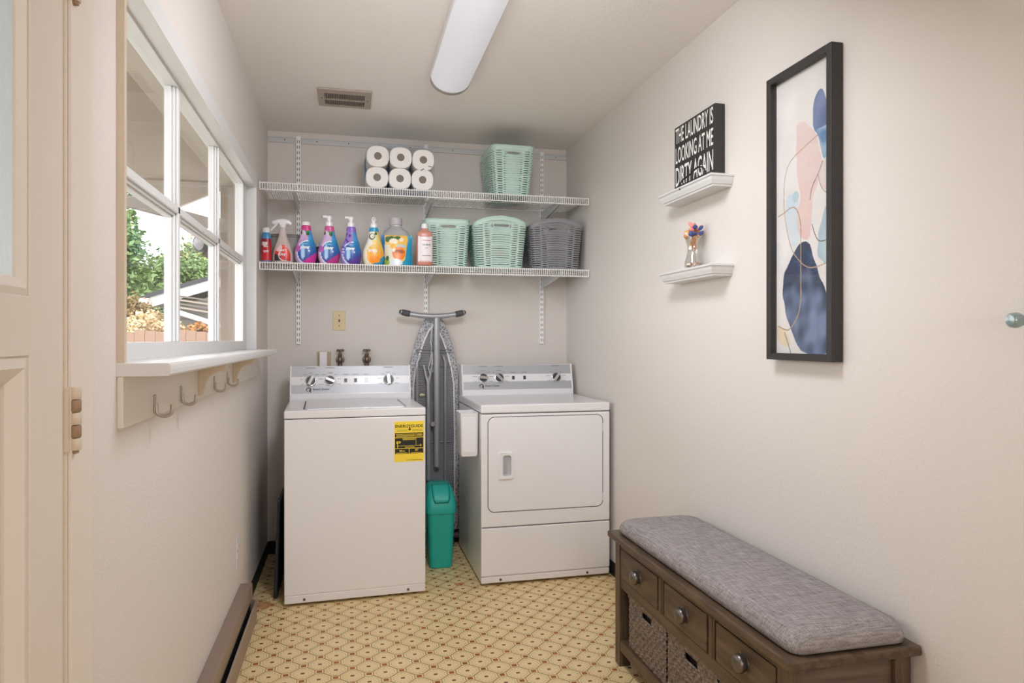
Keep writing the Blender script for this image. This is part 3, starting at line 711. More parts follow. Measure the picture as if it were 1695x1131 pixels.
console(dy, .002, DW - .002, .590, .625, .905, 1.087, .690,
        [(.129, 1.45), (.226, .75), (.579, -.65)], [.312, .381], [], .118, 5)
# lint bin hung on the dryer's left side
t = thing('lint_bin', 'open white plastic box hung on the left side of the dryer', 'bin', (.59, -.70, .65))
ou = rrect(.593, -.68, .092, .155, .010); iu = rrect(.593, -.68, .086, .149, .008)
m = MB().loft([[(.593 + (q[0] - .593) * .86, -.68 + (q[1] + .68) * .94, .646) for q in ou], [(.593 + (q[0] - .593) * .94, q[1], .660) for q in ou], [(q[0], q[1], .862) for q in ou], [(.593 + (q[0] - .593) * 1.03, -.68 + (q[1] + .68) * 1.02, .866) for q in ou], [(q[0], q[1], .864) for q in iu], [(.593 + (q[0] - .593) * .9, q[1], .655) for q in iu]])
m.build('box', M_white, t, smooth=True, angle=30)
MB().prism(rrect(.590, .756, .070, .178, .008), 'y', -.7590, -.7560).build('front_plate', M_white, t, bevel=.001)

# ================================================================== BIN AND IRONING BOARD
t = thing('swing_top_bin', 'small teal swing-lid waste bin between the washer and the dryer', 'bin', (.487, -.40, 0))
cx_, cy_ = .487, -.395
def rr3(wd, dp, r, z, dy=0): return [(q[0], q[1] + dy, z) for q in rrect(cx_, cy_, wd, dp, r, 5)]
MB().loft([rr3(.108, .160, .02, 0), rr3(.122, .172, .024, .006), rr3(.148, .196, .026, .300), rr3(.150, .198, .026, .304)]).build('body', M_teal, t, smooth=True)
lid = MB().loft([rr3(.158, .208, .028, .298), rr3(.163, .212, .030, .304), rr3(.163, .212, .030, .330), rr3(.158, .204, .030, .352), rr3(.150, .186, .030, .385, .006), rr3(.138, .160, .028, .415, .016), rr3(.122, .130, .026, .434, .026), rr3(.10, .10, .024, .443, .034)]).build('lid', M_teal, t, smooth=True, angle=50)
# swing flap lying on the sloping front of the lid, with a dark groove around it
def lidpt(u, v, off):   # u -1..1, v 0 (front, low) .. 1 (top)
    pr = [(-.507 + .008, .352), (-.482, .385), (-.459, .415), (-.434, .434), (-.411, .443)]
    s = v * 4; i = min(3, int(s)); f_ = s - i
    y = pr[i][0] + (pr[i + 1][0] - pr[i][0]) * f_; z = pr[i][1] + (pr[i + 1][1] - pr[i][1]) * f_
    return (cx_ + u * .048, y - off * .8, z + off * .55)
for nm, sc_, off, mt in (('flap_groove', 1.0, .0016, mat('teal_shadow', RGB(14, 104, 96), .6)), ('flap', .94, .0030, M_teal)):
    rows = []
    for j in range(9):
        v = .02 + .96 * j / 8; wv = sc_ * (1.0 if v > .3 else (.60 + .40 * math.sqrt(max(0, 1 - (1 - v / .3) ** 2))))
        rows.append([lidpt(wv * (-1 + 2 * i / 8), .5 + (v - .5) * (1 if sc_ == 1 else .95), off) for i in range(9)])
    mm = MB().add([q for r in rows for q in r], [(j * 9 + i, j * 9 + i + 1, j * 9 + 10 + i, j * 9 + 9 + i) for j in range(8) for i in range(8)])
    o = mm.build(nm, mt, t if nm == 'flap' else lid, smooth=True)
    s_ = o.modifiers.new('thick', 'SOLIDIFY'); s_.thickness = .0015; s_.offset = 0

t = thing('ironing_board', 'grey folded ironing board standing on end against the back wall', 'ironing board', (.50, -.09, .05))
cxb = .497
def board_half(z):      # half width of the board at height z (nose up)
    return float(np.interp(z, [.9, 1.0, 1.107, 1.21, 1.29, 1.354, 1.375, 1.385], [.158, .154, .139, .113, .086, .058, .036, .012]))
zs = [.075, .085, .10, .13, .4, .7, 1.0, 1.05, 1.10, 1.15, 1.20, 1.25, 1.29, 1.32, 1.345, 1.36, 1.372, 1.38, 1.385]
def bh(z): return board_half(z) * (1 if z > .13 else (.80 + .20 * (z - .075) / .055))
pts = [(cxb - bh(z), z) for z in zs] + [(cxb + bh(z), z) for z in reversed(zs)]
MB().prism(pts, 'y', -.050, -.020).build('cover', M_cover, t, bevel=.008, seg=3)
ins = [(cxb + math.copysign(max(.004, abs(q[0] - cxb) - .034), q[0] - cxb), .09 + (q[1] - .075) * .945) for q in pts]
# perforated steel underside: plate with rows of diamond openings seen as dark mesh
MB().prism(ins, 'y', -.0525, -.050).build('mesh_backing', mat('mesh_dark', RGB(112, 113, 118), .6), t)
mesh = MB(); z = .12; row = 0
while z < 1.27:
    hw = bh((z - .09) / .945 + .075) - .037; x = cxb - hw + (.006 if row % 2 else 0)
    while x < cxb + hw - .010:
        mesh.add([(x, -.0526, z), (x + .006, -.0545, z + .0045), (x + .012, -.0526, z), (x + .006, -.0545, z - .0018)], [(0, 1, 2, 3)]); x += .012
    z += .009; row += 1
tag(mesh.build('steel_mesh', mat('mesh_light', RGB(186, 187, 192), .35, metal=.3), t), kind='stuff')
# cover hem and draw cord
hem = [(cxb + math.copysign(max(.006, abs(q[0] - cxb) - .032), q[0] - cxb), -.054, .09 + (q[1] - .075) * .943) for q in pts]
MB().tube(hem, .0055, 6, closed=True).build('cover_hem', M_cord, t, smooth=True)
MB().tube([(cxb - .012, -.058, 1.335), (cxb - .016, -.060, 1.28), (cxb - .022, -.062, 1.22), (cxb - .014, -.062, 1.20), (cxb - .010, -.060, 1.26), (cxb - .008, -.060, 1.33)], .002, 6).build('draw_cord', M_cord, t, smooth=True)
MB().tube([(cxb - .012, -.062, 1.20), (cxb - .020, -.070, 1.12), (cxb - .034, -.078, 1.07), (cxb - .026, -.078, 1.02), (cxb - .014, -.075, 1.08), (cxb - .010, -.072, 1.16), (cxb - .008, -.072, 1.04)], .002, 6).build('draw_cord', M_cord, t, smooth=True)
for x in (-.100, .068): MB().tube([(cxb + x * .80, -.064, 1.14), (cxb + x, -.066, 1.10), (cxb + x, -.066, .14)], .0085, 8).build('support_rail', M_ironlt, t, smooth=True)
for zz in (1.176, 1.160, 1.075, .62): MB().tube([(cxb - .105, -.058, zz), (cxb + .105, -.058, zz)], .0035, 6).build('cross_bar', M_iron, t, smooth=True)
# legs folded flat: the tube with the wide T foot, and the forked leg
MB().tube([(cxb + .012, -.104, 1.385), (cxb + .012, -.098, 1.0), (cxb + .014, -.092, .48)], .0185, 14).build('leg', M_ironlt, t, smooth=True)
foot = []
for i in range(13):
    u = -1 + 2 * i / 12; foot.append((cxb - .012 + u * .187, -.110, 1.372 + .024 * u * u + .003))
tf = MB().tube(foot, .0155, 12).build('t_foot', M_ironlt, t, smooth=True)
for sgn in (-1, 1):
    e = [(cxb - .012 + sgn * (.135 + .0125 * k), -.110, 1.372 + .024 * ((.135 + .0125 * k) / .187) ** 2 + .003) for k in range(6)]
    MB().tube(e, [.0175, .0185, .0185, .018, .015, .008], 12).build('foot_grip', M_grip, tf, smooth=True)
MB().tube([(cxb - .062, -.072, 1.085), (cxb - .048, -.078, 1.02), (cxb - .036, -.084, .98), (cxb - .034, -.086, .40)], [.006, .009, .0125, .0135], 10).tube([(cxb - .012, -.072, 1.085), (cxb - .024, -.078, 1.02), (cxb - .036, -.084, .98)], [.006, .009, .0125], 10).build('forked_leg', M_ironlt, t, smooth=True)
MB().lathe([(0, -.112), (.013, -.112), (.016, -.105), (.016, -.075), (0, -.075)], (cxb - .012, 0, .735), 14, axis='y').build('pivot', M_iron, t, smooth=True)
MB().tube([(cxb - .10, -.075, .06), (cxb + .165, -.075, .06)], .016, 10).tube([(cxb - .034, -.086, .40), (cxb - .034, -.080, .06)], .0135, 10).build('leg_foot', M_grip, t, smooth=True)
MB().tube([(cxb - .115, -.06, .14), (cxb - .115, -.06, .05)], .008, 8).tube([(cxb + .115, -.06, .14), (cxb + .115, -.06, .0)], .008, 8).tube([(cxb - .115, -.06, .05), (cxb - .115, -.06, .0)], .008, 8).build('rest', M_grip, t, smooth=True)
MB().lathe([(0, -.068), (.018, -.066), (.020, -.060), (.0, -.058)], (cxb - .070, 0, .905), 14, axis='y', ry=.5).build('rivet', mat('brass_pale', RGB(190, 184, 150), .4, metal=.4), t, smooth=True)

# ================================================================== CEILING
t = thing('ceiling_light', 'long wraparound ceiling light with a curved white lens', 'light', (.452, -1.65, H))
lx, ly0, ly1 = .452, -2.27, -1.045
M_lens = mat('lens', RGB(226, 228, 236), .35, vary=.005, emit=((.86, .88, 1.0, 1), .22))
def halfp(wd, dp, n=16): return [(lx + wd * math.cos(PI + PI * i / n), H - .012 + dp * math.sin(PI + PI * i / n)) for i in range(n + 1)]
MB().box(lx - .094, lx + .094, ly0, ly1, H - .014, H).build('pan', M_white, t, bevel=.002)
MB().prism(halfp(.091, .072), 'y', ly0 + .006, ly1 - .008).build('lens', M_lens, t, smooth=True)
for ya, yb_ in ((ly1 - .026, ly1 + .004), (ly0 - .004, ly0 + .026)):
    MB().prism(halfp(.0935, .0745), 'y', ya, yb_).build('end_cap', mat('cap_grey', RGB(168, 164, 158), .35, metal=.3), t, smooth=True, bevel=.002)
for x in (lx - .094, lx + .094): MB().box(x - .003, x + .003, ly0, ly1, H - .020, H - .002).build('edge_trim', M_white, t)

t = thing('ceiling_vent', 'beige louvred air register in the ceiling above the washer', 'vent', (-.02, -.645, H))
M_vent = mat('vent_beige', RGB(176, 164, 150), .4, metal=.1)
vx0, vx1, vy0, vy1 = -.148, .110, -.772, -.522
fr = MB(); i0, i1, j0, j1 = vx0 + .032, vx1 - .034, vy0 + .056, vy1 - .028
for (x0, x1, y0, y1) in ((vx0, vx1, vy0, j0), (vx0, vx1, j1, vy1), (vx0, i0, j0, j1), (i1, vx1, j0, j1)): fr.box(x0, x1, y0, y1, H - .009, H)
fr.build('frame', M_vent, t, bevel=.003)
MB().box(i0, i1, j0, j1, H - .002, H - .0005).build('duct_shadow', M_dark, t)
jm = (j0 + j1) / 2
MB().box(i0, i1, jm - .006, jm + .006, H - .010, H - .002).build('centre_bar', M_vent, t)
sl = MB(); x = i0 + .003
while x < i1 - .004:
    for (a, b_) in ((j0, jm - .006), (jm + .006, j1)):
        sl.add([(x, a, H - .002), (x + .0035, a, H - .009), (x + .0050, a, H - .009), (x + .0015, a, H - .002), (x, b_, H - .002), (x + .0035, b_, H - .009), (x + .0050, b_, H - .009), (x + .0015, b_, H - .002)], [(0, 1, 2, 3), (4, 5, 6, 7), (0, 1, 5, 4), (1, 2, 6, 5), (2, 3, 7, 6), (3, 0, 4, 7)])
    x += .0085
tag(sl.build('slats', M_vent, t), kind='stuff')
for x in (vx0 + .018, vx1 - .018): MB().lathe([(0, H - .0105), (.004, H - .010), (.0045, H - .009)], (x, (vy0 + vy1) / 2, 0), 10).build('screw', M_slot, t)

# ================================================================== RIGHT WALL
def floating_shelf(z, y0, y1, lab):
    rings = []
    for dz, d in ((0, 0), (-.007, 0), (-.0095, .0045), (-.020, .007), (-.030, .0115), (-.034, .013), (-.035, .018), (-.042, .018)):
        rings.append([(1.256 + d, y0 + d, z + dz), (B - .0002, y0 + d, z + dz), (B - .0002, y1 - d, z + dz), (1.256 + d, y1 - d, z + dz)])
    o = MB().loft(rings).build('floating_shelf', M_sash, bevel=.0008)
    tag(o, lab, 'shelf', 'floating ledges on the right wall')
floating_shelf(1.833, -1.955, -1.525, 'upper white moulded ledge on the right wall, under the black word sign')
floating_shelf(1.5095, -1.955, -1.530, 'lower white moulded ledge on the right wall, holding the glass vase')

t = thing('word_sign', 'black box sign with white words about laundry, standing on the upper ledge', 'sign', (1.325, -1.735, 1.833))
sx = 1.307; sy0, sy1, sz0, sz1 = -1.893, -1.575, 1.8335, 2.106
MB().box(sx, 1.3475, sy0, sy1, sz0, sz1).build('box', M_blackp, t, bevel=.0015)
tm = MB(); sw, sh_ = sy1 - sy0, sz1 - sz0
for line, ztop, zht in (('THE LAUNDRY IS', 2.098, .062), ('LOOKING AT ME', 2.020, .065), ('DIRTY AGAIN', 1.940, .078)):
    vs, fs = text_mb(line, sw * .93, zht, .010)
    tm.add([(sx - .0006, sy1 - sw * .035 - v[0], ztop - zht + v[1]) for v in vs], fs)
tm.build('lettering', M_ltink, t)
o = MB().tube([(1.262, -1.700, 1.836), (1.262, -1.712, 1.848), (1.262, -1.735, 1.858), (1.263, -1.765, 1.862), (1.264, -1.795, 1.866), (1.264, -1.820, 1.875), (1.265, -1.850, 1.879), (1.266, -1.878, 1.872), (1.268, -1.895, 1.852), (1.272, -1.900, 1.837)], .0034, 8).tube([(1.2565, -1.716, 1.822), (1.2605, -1.714, 1.836), (1.262, -1.715, 1.850)], .0028, 8).build('looped_cord', M_black, smooth=True)
tag(o, 'small black looped cord lying on the upper ledge in front of the sign', 'cord')

# vase with its fillings
vy, vx = -1.745, 1.300
t = thing('glass_vase', 'clear hourglass vase on the lower ledge', 'vase', (vx, vy, 1.5095))
po = [(0, 1.511), (.030, 1.511), (.034, 1.520), (.033, 1.535), (.026, 1.560), (.022, 1.580), (.023, 1.600), (.030, 1.625), (.033, 1.632)]
pi_ = [(.031, 1.631), (.028, 1.624), (.021, 1.600), (.020, 1.580), (.024, 1.560), (.031, 1.535), (.032, 1.521), (0, 1.516)]
MB().lathe(po + pi_, (vx, vy, 0), 28).build('bowl', M_vglass, t, smooth=True)
SHC = [RGB(206, 96, 84), RGB(226, 168, 92), RGB(64, 80, 140), RGB(232, 196, 170), RGB(196, 124, 70), RGB(232, 226, 218), RGB(150, 96, 62), RGB(226, 140, 130)]
t = thing('shell_bouquet', 'bunch of colourful shells and dried petals standing in the glass vase', 'shells', (vx, vy, 1.53))
rr = random.Random(4)
def petal(c, d, ln, wd, mt, name='shell'):
    d = Vector(d).normalized(); sdv = d.cross(Vector((.3, .8, .2))).normalized(); n_ = d.cross(sdv)
    rows = []; 
    for i in range(7):
        u = i / 6; wv = wd * math.sin(PI * (.08 + .88 * u)) ** .8
        rows.append([tuple(Vector(c) + d * ln * u + sdv * wv * math.cos(2 * PI * k / 8) + n_ * wv * .45 * math.sin(2 * PI * k / 8)) for k in range(8)])
    return MB().loft(rows).build(name, mt, t, smooth=True)
for i in range(44):
    a = rr.uniform(0, 2 * PI); up = i % 2
    cy_v, zz = (vy + .013, 1.640 + rr.uniform(0, .030)) if up else (vy - .014, 1.645 + rr.uniform(0, .050))
    r_ = rr.uniform(.004, .016); k8 = (0, 1, 3, 5, 1, 4)[i % 6] if up else (2, 0, 7, 2, 3, 6)[i % 6]
    petal((vx + r_ * math.cos(a), cy_v + r_ * math.sin(a), zz - .014), (math.cos(a) * .9, math.sin(a) * .9, rr.uniform(.3, 1.0)), rr.uniform(.016, .026), rr.uniform(.006, .010), mat(f'shell_tint_{k8}', SHC[k8], .5, vary=.3, vscale=120))
for i in range(9):
    a = rr.uniform(0, 2 * PI); zz = 1.580 + i * .007
    petal((vx + .007 * math.cos(a), vy + .007 * math.sin(a), zz), (math.cos(a) * .3, math.sin(a) * .3, 1), .030, .008, mat(f'shell_tint_{(4, 1, 6)[i % 3]}', SHC[4], .5))
t = thing('pebble_layer', 'shells and pebbles at the bottom of the glass vase', 'pebbles', (vx, vy, 1.517))
for i in range(12):
    a = i * 2.4; r_ = .004 + .0016 * i
    petal((vx + r_ * math.cos(a), vy + r_ * math.sin(a), 1.5215 + (i % 3) * .005), (math.cos(a + 1), math.sin(a + 1), .1), .016, .0050, mat(f'shell_tint_{(6, 1, 4, 3)[i % 4]}', SHC[1], .5), 'pebble')

# framed abstract print
t = thing('framed_print', 'tall black framed abstract print with blue and pink shapes on the right wall', 'picture', (1.33, -2.36, 1.62))
fy0, fy1, fz0, fz1 = -2.512, -2.207, 1.173, 2.070
fw = .021
for nm, y0, y1, z0, z1 in (('frame_side', fy0, fy0 + fw, fz0, fz1), ('frame_side', fy1 - fw, fy1, fz0, fz1), ('frame_rail', fy0 + fw, fy1 - fw, fz0, fz0 + fw), ('frame_rail', fy0 + fw, fy1 - fw, fz1 - fw, fz1)):
    MB().box(1.310, 1.3485, y0, y1, z0, z1).build(nm, M_blackp, t, bevel=.001)
MB().box(1.319, 1.320, fy0 + fw, fy1 - fw, fz0 + fw, fz1 - fw).build('glazing', M_picglass, t)
MB().box(1.334, 1.346, fy0 + fw, fy1 - fw, fz0 + fw, fz1 - fw).build('backing', M_ltink, t)
ART = {
    'pink': [(0.356, 0.831), (0.493, 0.818), (0.679, 0.76), (0.756, 0.697), (0.786, 0.654), (0.717, 0.598), (0.627, 0.537), (0.624, 0.525), (0.596, 0.463), (0.569, 0.399), (0.414, 0.406), (0.342, 0.453), (0.334, 0.498), (0.397, 0.55), (0.356, 0.623), (0.313, 0.706), (0.328, 0.786)],
    'bluetop': [(0.768, 0.91), (0.831, 0.878), (0.881, 0.85), (0.98, 0.837), (0.98, 0.668), (0.868, 0.673), (0.806, 0.658), (0.756, 0.718), (0.705, 0.753), (0.627, 0.778), (0.614, 0.833), (0.64, 0.872), (0.705, 0.901)],
    'pinkr': [(0.831, 0.666), (0.98, 0.666), (0.98, 0.536), (0.856, 0.543), (0.743, 0.586), (0.717, 0.619)],
    'teall': [(0.133, 0.588), (0.357, 0.563), (0.357, 0.502), (0.414, 0.406), (0.239, 0.368), (0.118, 0.475)],
    'tealr': [(0.796, 0.484), (0.99, 0.538), (0.99, 0.306), (0.744, 0.313), (0.704, 0.393)],
    'navy': [(0.4, 0.4), (0.55, 0.394), (0.61, 0.36), (0.691, 0.298), (0.77, 0.254), (0.874, 0.189), (0.96, 0.131), (0.96, -0.003), (0.443, -0.003), (0.269, 0.06), (0.133, 0.139), (0.056, 0.226), (0.056, 0.255), (0.118, 0.305), (0.269, 0.362)],
    'cream': [(-0.07, 0.112), (0.133, 0.083), (0.239, 0.032), (0.087, 0.02), (-0.07, 0.06)]}
LINES = [[(-0.022, 0.511), (0.087, 0.517), (0.254, 0.536), (0.357, 0.513), (0.414, 0.461), (0.409, 0.406), (0.409, 0.263), (0.414, 0.186), (0.357, 0.132), (0.209, 0.088), (0.133, 0.085), (-0.022, 0.101)],
         [(0.705, 0.753), (0.439, 0.728), (0.184, 0.7), (0.096, 0.641), (0.081, 0.569), (0.103, 0.505), (0.179, 0.416), (0.269, 0.362), (0.443, 0.317), (0.583, 0.299), (0.77, 0.304), (0.98, 0.32)],
         [(0.61, 0.451), (0.664, 0.411), (0.744, 0.381), (0.98, 0.396)], [(0.794, 0.659), (0.73, 0.623), (0.6, 0.58), (0.574, 0.54)],
         [(0.717, 0.619), (0.756, 0.575), (0.856, 0.543), (0.98, 0.544)], [(0.103, 0.077), (0.224, 0.001)]]
def inpoly(px, py, poly):
    ins = np.zeros(px.shape, bool); n_ = len(poly)
    for i in range(n_):
        x1, y1 = poly[i]; x2, y2 = poly[(i + 1) % n_]
        c = ((y1 > py) != (y2 > py)) & (px < (x2 - x1) * (py - y1) / (y2 - y1 + 1e-12) + x1); ins ^= c
    return ins
def smooth_poly(poly, it=2, closed=True):
    P_ = [np.array(q) for q in poly]
    for _ in range(it):
        Q_ = []
        for i in range(len(P_) if closed else len(P_) - 1):
            a, b_ = P_[i], P_[(i + 1) % len(P_)]; Q_ += [a * .75 + b_ * .25, a * .25 + b_ * .75]
        P_ = Q_ if closed else [P_[0]] + Q_ + [P_[-1]]
    return P_
def noise2(u, v, seed):
    r_ = np.random.RandomState(seed); out = np.zeros(u.shape)
    for k in range(14):
        fx_, fy_ = r_.normal(0, 9, 2); out += np.sin(fx_ * u + fy_ * v * 3 + r_.uniform(0, 6.28)) / 3.7
    return out
def art_col(co):
    u = (-2.243 + .0 - (co[:, 1] + wy_art)) / .257; v = (co[:, 2] + wz_art - 1.1925) / .853
    n1, n2_ = noise2(u, v, 1), noise2(u * 2, v * 2, 5)
    c = np.ones((len(u), 3)) * np.array([226, 222, 218]) + n1[:, None] * 3
    uu, vv = u + .010 * n2_, v + .002 * n1
    def fill(key, cf, al=1.0):
        k = inpoly(uu, vv, [tuple(q) for q in smooth_poly(ART[key], 1)]); cc = cf(u[k], v[k], n1[k], n2_[k]); c[k] = c[k] * (1 - al) + cc * al
    g = lambda a, b_, f_: np.array(a)[None] * (1 - f_[:, None]) + np.array(b_)[None] * f_[:, None]
    fill('teall', lambda U, V, a, b_: g((200, 212, 219), (211, 217, 220), np.clip(.5 + a * .4, 0, 1)))
    fill('tealr', lambda U, V, a, b_: g((170, 190, 199), (202, 213, 216), np.clip((U - .7) * 2 + a * .3, 0, 1)))
    fill('pink', lambda U, V, a, b_: g((222, 188, 182), (221, 202, 196), np.clip(.2 + (V - .4) * 2.0 + b_ * .25, 0, 1)), .9)
    fill('pinkr', lambda U, V, a, b_: g((226, 190, 180), (218, 206, 202), np.clip(.6 + a * .4, 0, 1)), .85)
    fill('bluetop', lambda U, V, a, b_: np.where((V > .775)[:, None], g((98, 114, 152), (134, 148, 180), np.clip(.4 + a * .5 - (V - .85) * 3, 0, 1)), g((104, 136, 174), (180, 200, 214), np.clip(.45 + b_ * .5, 0, 1))))
    fill('navy', lambda U, V, a, b_: g((60, 70, 90), (122, 138, 168), np.clip(.86 - V * 2.4 + a * .28 + b_ * .24, 0, 1)))
    fill('cream', lambda U, V, a, b_: g((226, 208, 178), (222, 214, 204), np.clip(.5 + a * .5, 0, 1)))
    d = np.hypot((u - .31) * .257, (v - .565) * .853); k = d < .017; c[k] = np.array([182, 202, 206])
    for i, ln in enumerate(LINES):
        pts_ = smooth_poly(ln, 3, False); dm = np.full(u.shape, 9.0)
        for a, b_ in zip(pts_[:-1], pts_[1:]):
            ax, ay, bx_, by_ = a[0] * .257, a[1] * .853, b_[0] * .257, b_[1] * .853
            px, py = u * .257, v * .853; L2 = (bx_ - ax) ** 2 + (by_ - ay) ** 2 + 1e-12
            tt = np.clip(((px - ax) * (bx_ - ax) + (py - ay) * (by_ - ay)) / L2, 0, 1)
            dm = np.minimum(dm, np.hypot(px - ax - tt * (bx_ - ax), py - ay - tt * (by_ - ay)))
        k = dm < (.0021 if i < 1 else .0016); c[k] = np.array([178, 152, 128]) if i in (0, 1, 4) else np.array([120, 112, 108])
    return c
NY, NZ = 150, 460; ay0, ay1, az0, az1 = fy0 + fw, fy1 - fw, fz0 + fw, fz1 - fw
am = MB(); am.v = [(1.3335, ay0 + (ay1 - ay0) * i / NY, az0 + (az1 - az0) * j / NZ) for j in range(NZ + 1) for i in range(NY + 1)]
am.f = [(j * (NY + 1) + i, j * (NY + 1) + i + 1, (j + 1) * (NY + 1) + i + 1, (j + 1) * (NY + 1) + i) for j in range(NZ) for i in range(NY)]; am.mi = [0] * len(am.f)
ao = am.build('print_sheet', M_art, t, fixn=False); wy_art, wz_art = wloc(t).y, wloc(t).z
paint(ao, art_col)

# glass wall knob at the right edge
t = thing('glass_wall_knob', 'pale green glass peg knob on the right wall at the right edge', 'knob', (B, -3.066, 1.275))
M_gknob = mat('sea_glass', RGB(128, 148, 150), .12, coat=.5, spec=.8)
MB().lathe([(.0, 1.282), (.010, 1.2825), (.0150, 1.288), (.0160, 1.296), (.0150, 1.303), (.0115, 1.308), (.0120, 1.311), (.0100, 1.318), (.0085, 1.330), (0, 1.330)], (0, -3.066, 1.275), 20, axis='x').build('knob', M_gknob, t, smooth=True)
MB().lathe([(0, 1.326), (.012, 1.328), (.017, 1.344), (.018, 1.3498), (0, 1.3498)], (0, -3.066, 1.275), 18, axis='x').build('rosette', M_pewter, t, smooth=True)

# ================================================================== STORAGE BENCH
be = thing('storage_bench', 'dark brown wooden bench with three drawers along the right wall', 'bench', (1.165, -2.23, 0))
bx0, bx1, by0, by1 = .995, 1.335, -2.765, -1.700
BT = .497
MB().box(.976, 1.346, -2.790, -1.665, BT - .024, BT).build('top_board', M_wood, be, bevel=.006, seg=3)
for (x, y, nm) in ((bx0, by1 - .045, 'f'), (bx0, by0, 'f'), (bx1 - .045, by1 - .045, 'b'), (bx1 - .045, by0, 'b')):
    MB().box(x, x + .045, y, y + .045, 0, BT - .024).build('leg', M_woodv, be, bevel=.002)
MB().box(bx0 + .004, bx0 + .022, by0 + .045, by1 - .045, .450, BT - .024).build('top_rail', M_wood, be)
MB().box(bx0 + .004, bx0 + .022, by0 + .045, by1 - .045, .298, .336).build('lower_rail', M_wood, be, bevel=.001)
MB().box(bx0 + .024, bx1 - .01, by0 + .02, by1 - .02, .302, .318).build('drawer_floor', M_wood, be)
MB().box(bx1 - .014, bx1 - .004, by0 + .02, by1 - .02, .302, BT - .024).build('back_panel', M_wood, be)
for y in (by0 + .014, by1 - .032): MB().box(bx0 + .045, bx1 - .045, y, y + .018, .300, BT - .024).build('side_panel', M_woodx, be)
dv_y = [(-2.110, -2.068), (-2.432, -2.391)]
for a, b_ in dv_y:
    MB().box(bx0 + .003, bx0 + .022, a + .004, b_ - .004, .336, .450).build('divider', M_woodv, be)
    MB().box(bx0 + .001, bx0 + .004, (a + b_) / 2 - .007, (a + b_) / 2 + .007, .336, .450).build('divider_bead', M_woodv, be, bevel=.001)
for (a, b_, kz) in ((-2.067, -1.747, .392), (-2.390, -2.111, .393), (-2.716, -2.433, .397)):
    d_ = MB().box(bx0 + .002, bx0 + .020, a + .004, b_ - .004, .3385, .4475).build('drawer', M_wood, be, bevel=.0015)
    MB().box(bx0 + .020, bx1 - .03, a + .012, b_ - .012, .345, .430).build('drawer_box', M_woodx, d_)
    yc = (a + b_) / 2
    kb = MB(); prof = []
    # cup-shaped round knob with a back plate
    kb.lathe([(.0, bx0 - .026), (.012, bx0 - .0255), (.020, bx0 - .022), (.0240, bx0 - .016), (.0250, bx0 - .010), (.023, bx0 - .004), (.0215, bx0 - .001), (.0265, bx0 - .0002), (.027, bx0 + .0025), (0, bx0 + .0025)], (0, yc, kz), 22, axis='x')
    kb.build('knob', M_pewter, d_, smooth=True)
MB().box(bx0 + .010, bx1 - .010, by0 + .010, by1 - .010, .066, .098).build('bottom_shelf', M_wood, be, bevel=.002)
MB().box(bx0 + .002, bx0 + .024, by0 + .045, by1 - .045, .060, .100).build('shelf_rail', M_wood, be, bevel=.002)
# seat cushion
cu = []
for (z, d, r) in ((BT + .001, .010, .030), (BT + .006, .002, .034), (BT + .022, .000, .036), (BT + .038, .005, .036), (BT + .050, .014, .040), (BT + .057, .030, .044), (BT + .060, .060, .05)):
    cu.append([(q[0], q[1], z) for q in rrect(1.163, -2.238, .326 - 2 * d, 1.075 - 2 * d, max(.01, r), 6)])
o = MB().loft(cu).build('seat_cushion', M_linen, None, smooth=True, angle=60)
tag(o, 'long grey linen seat cushion lying on the wooden bench', 'cushion')
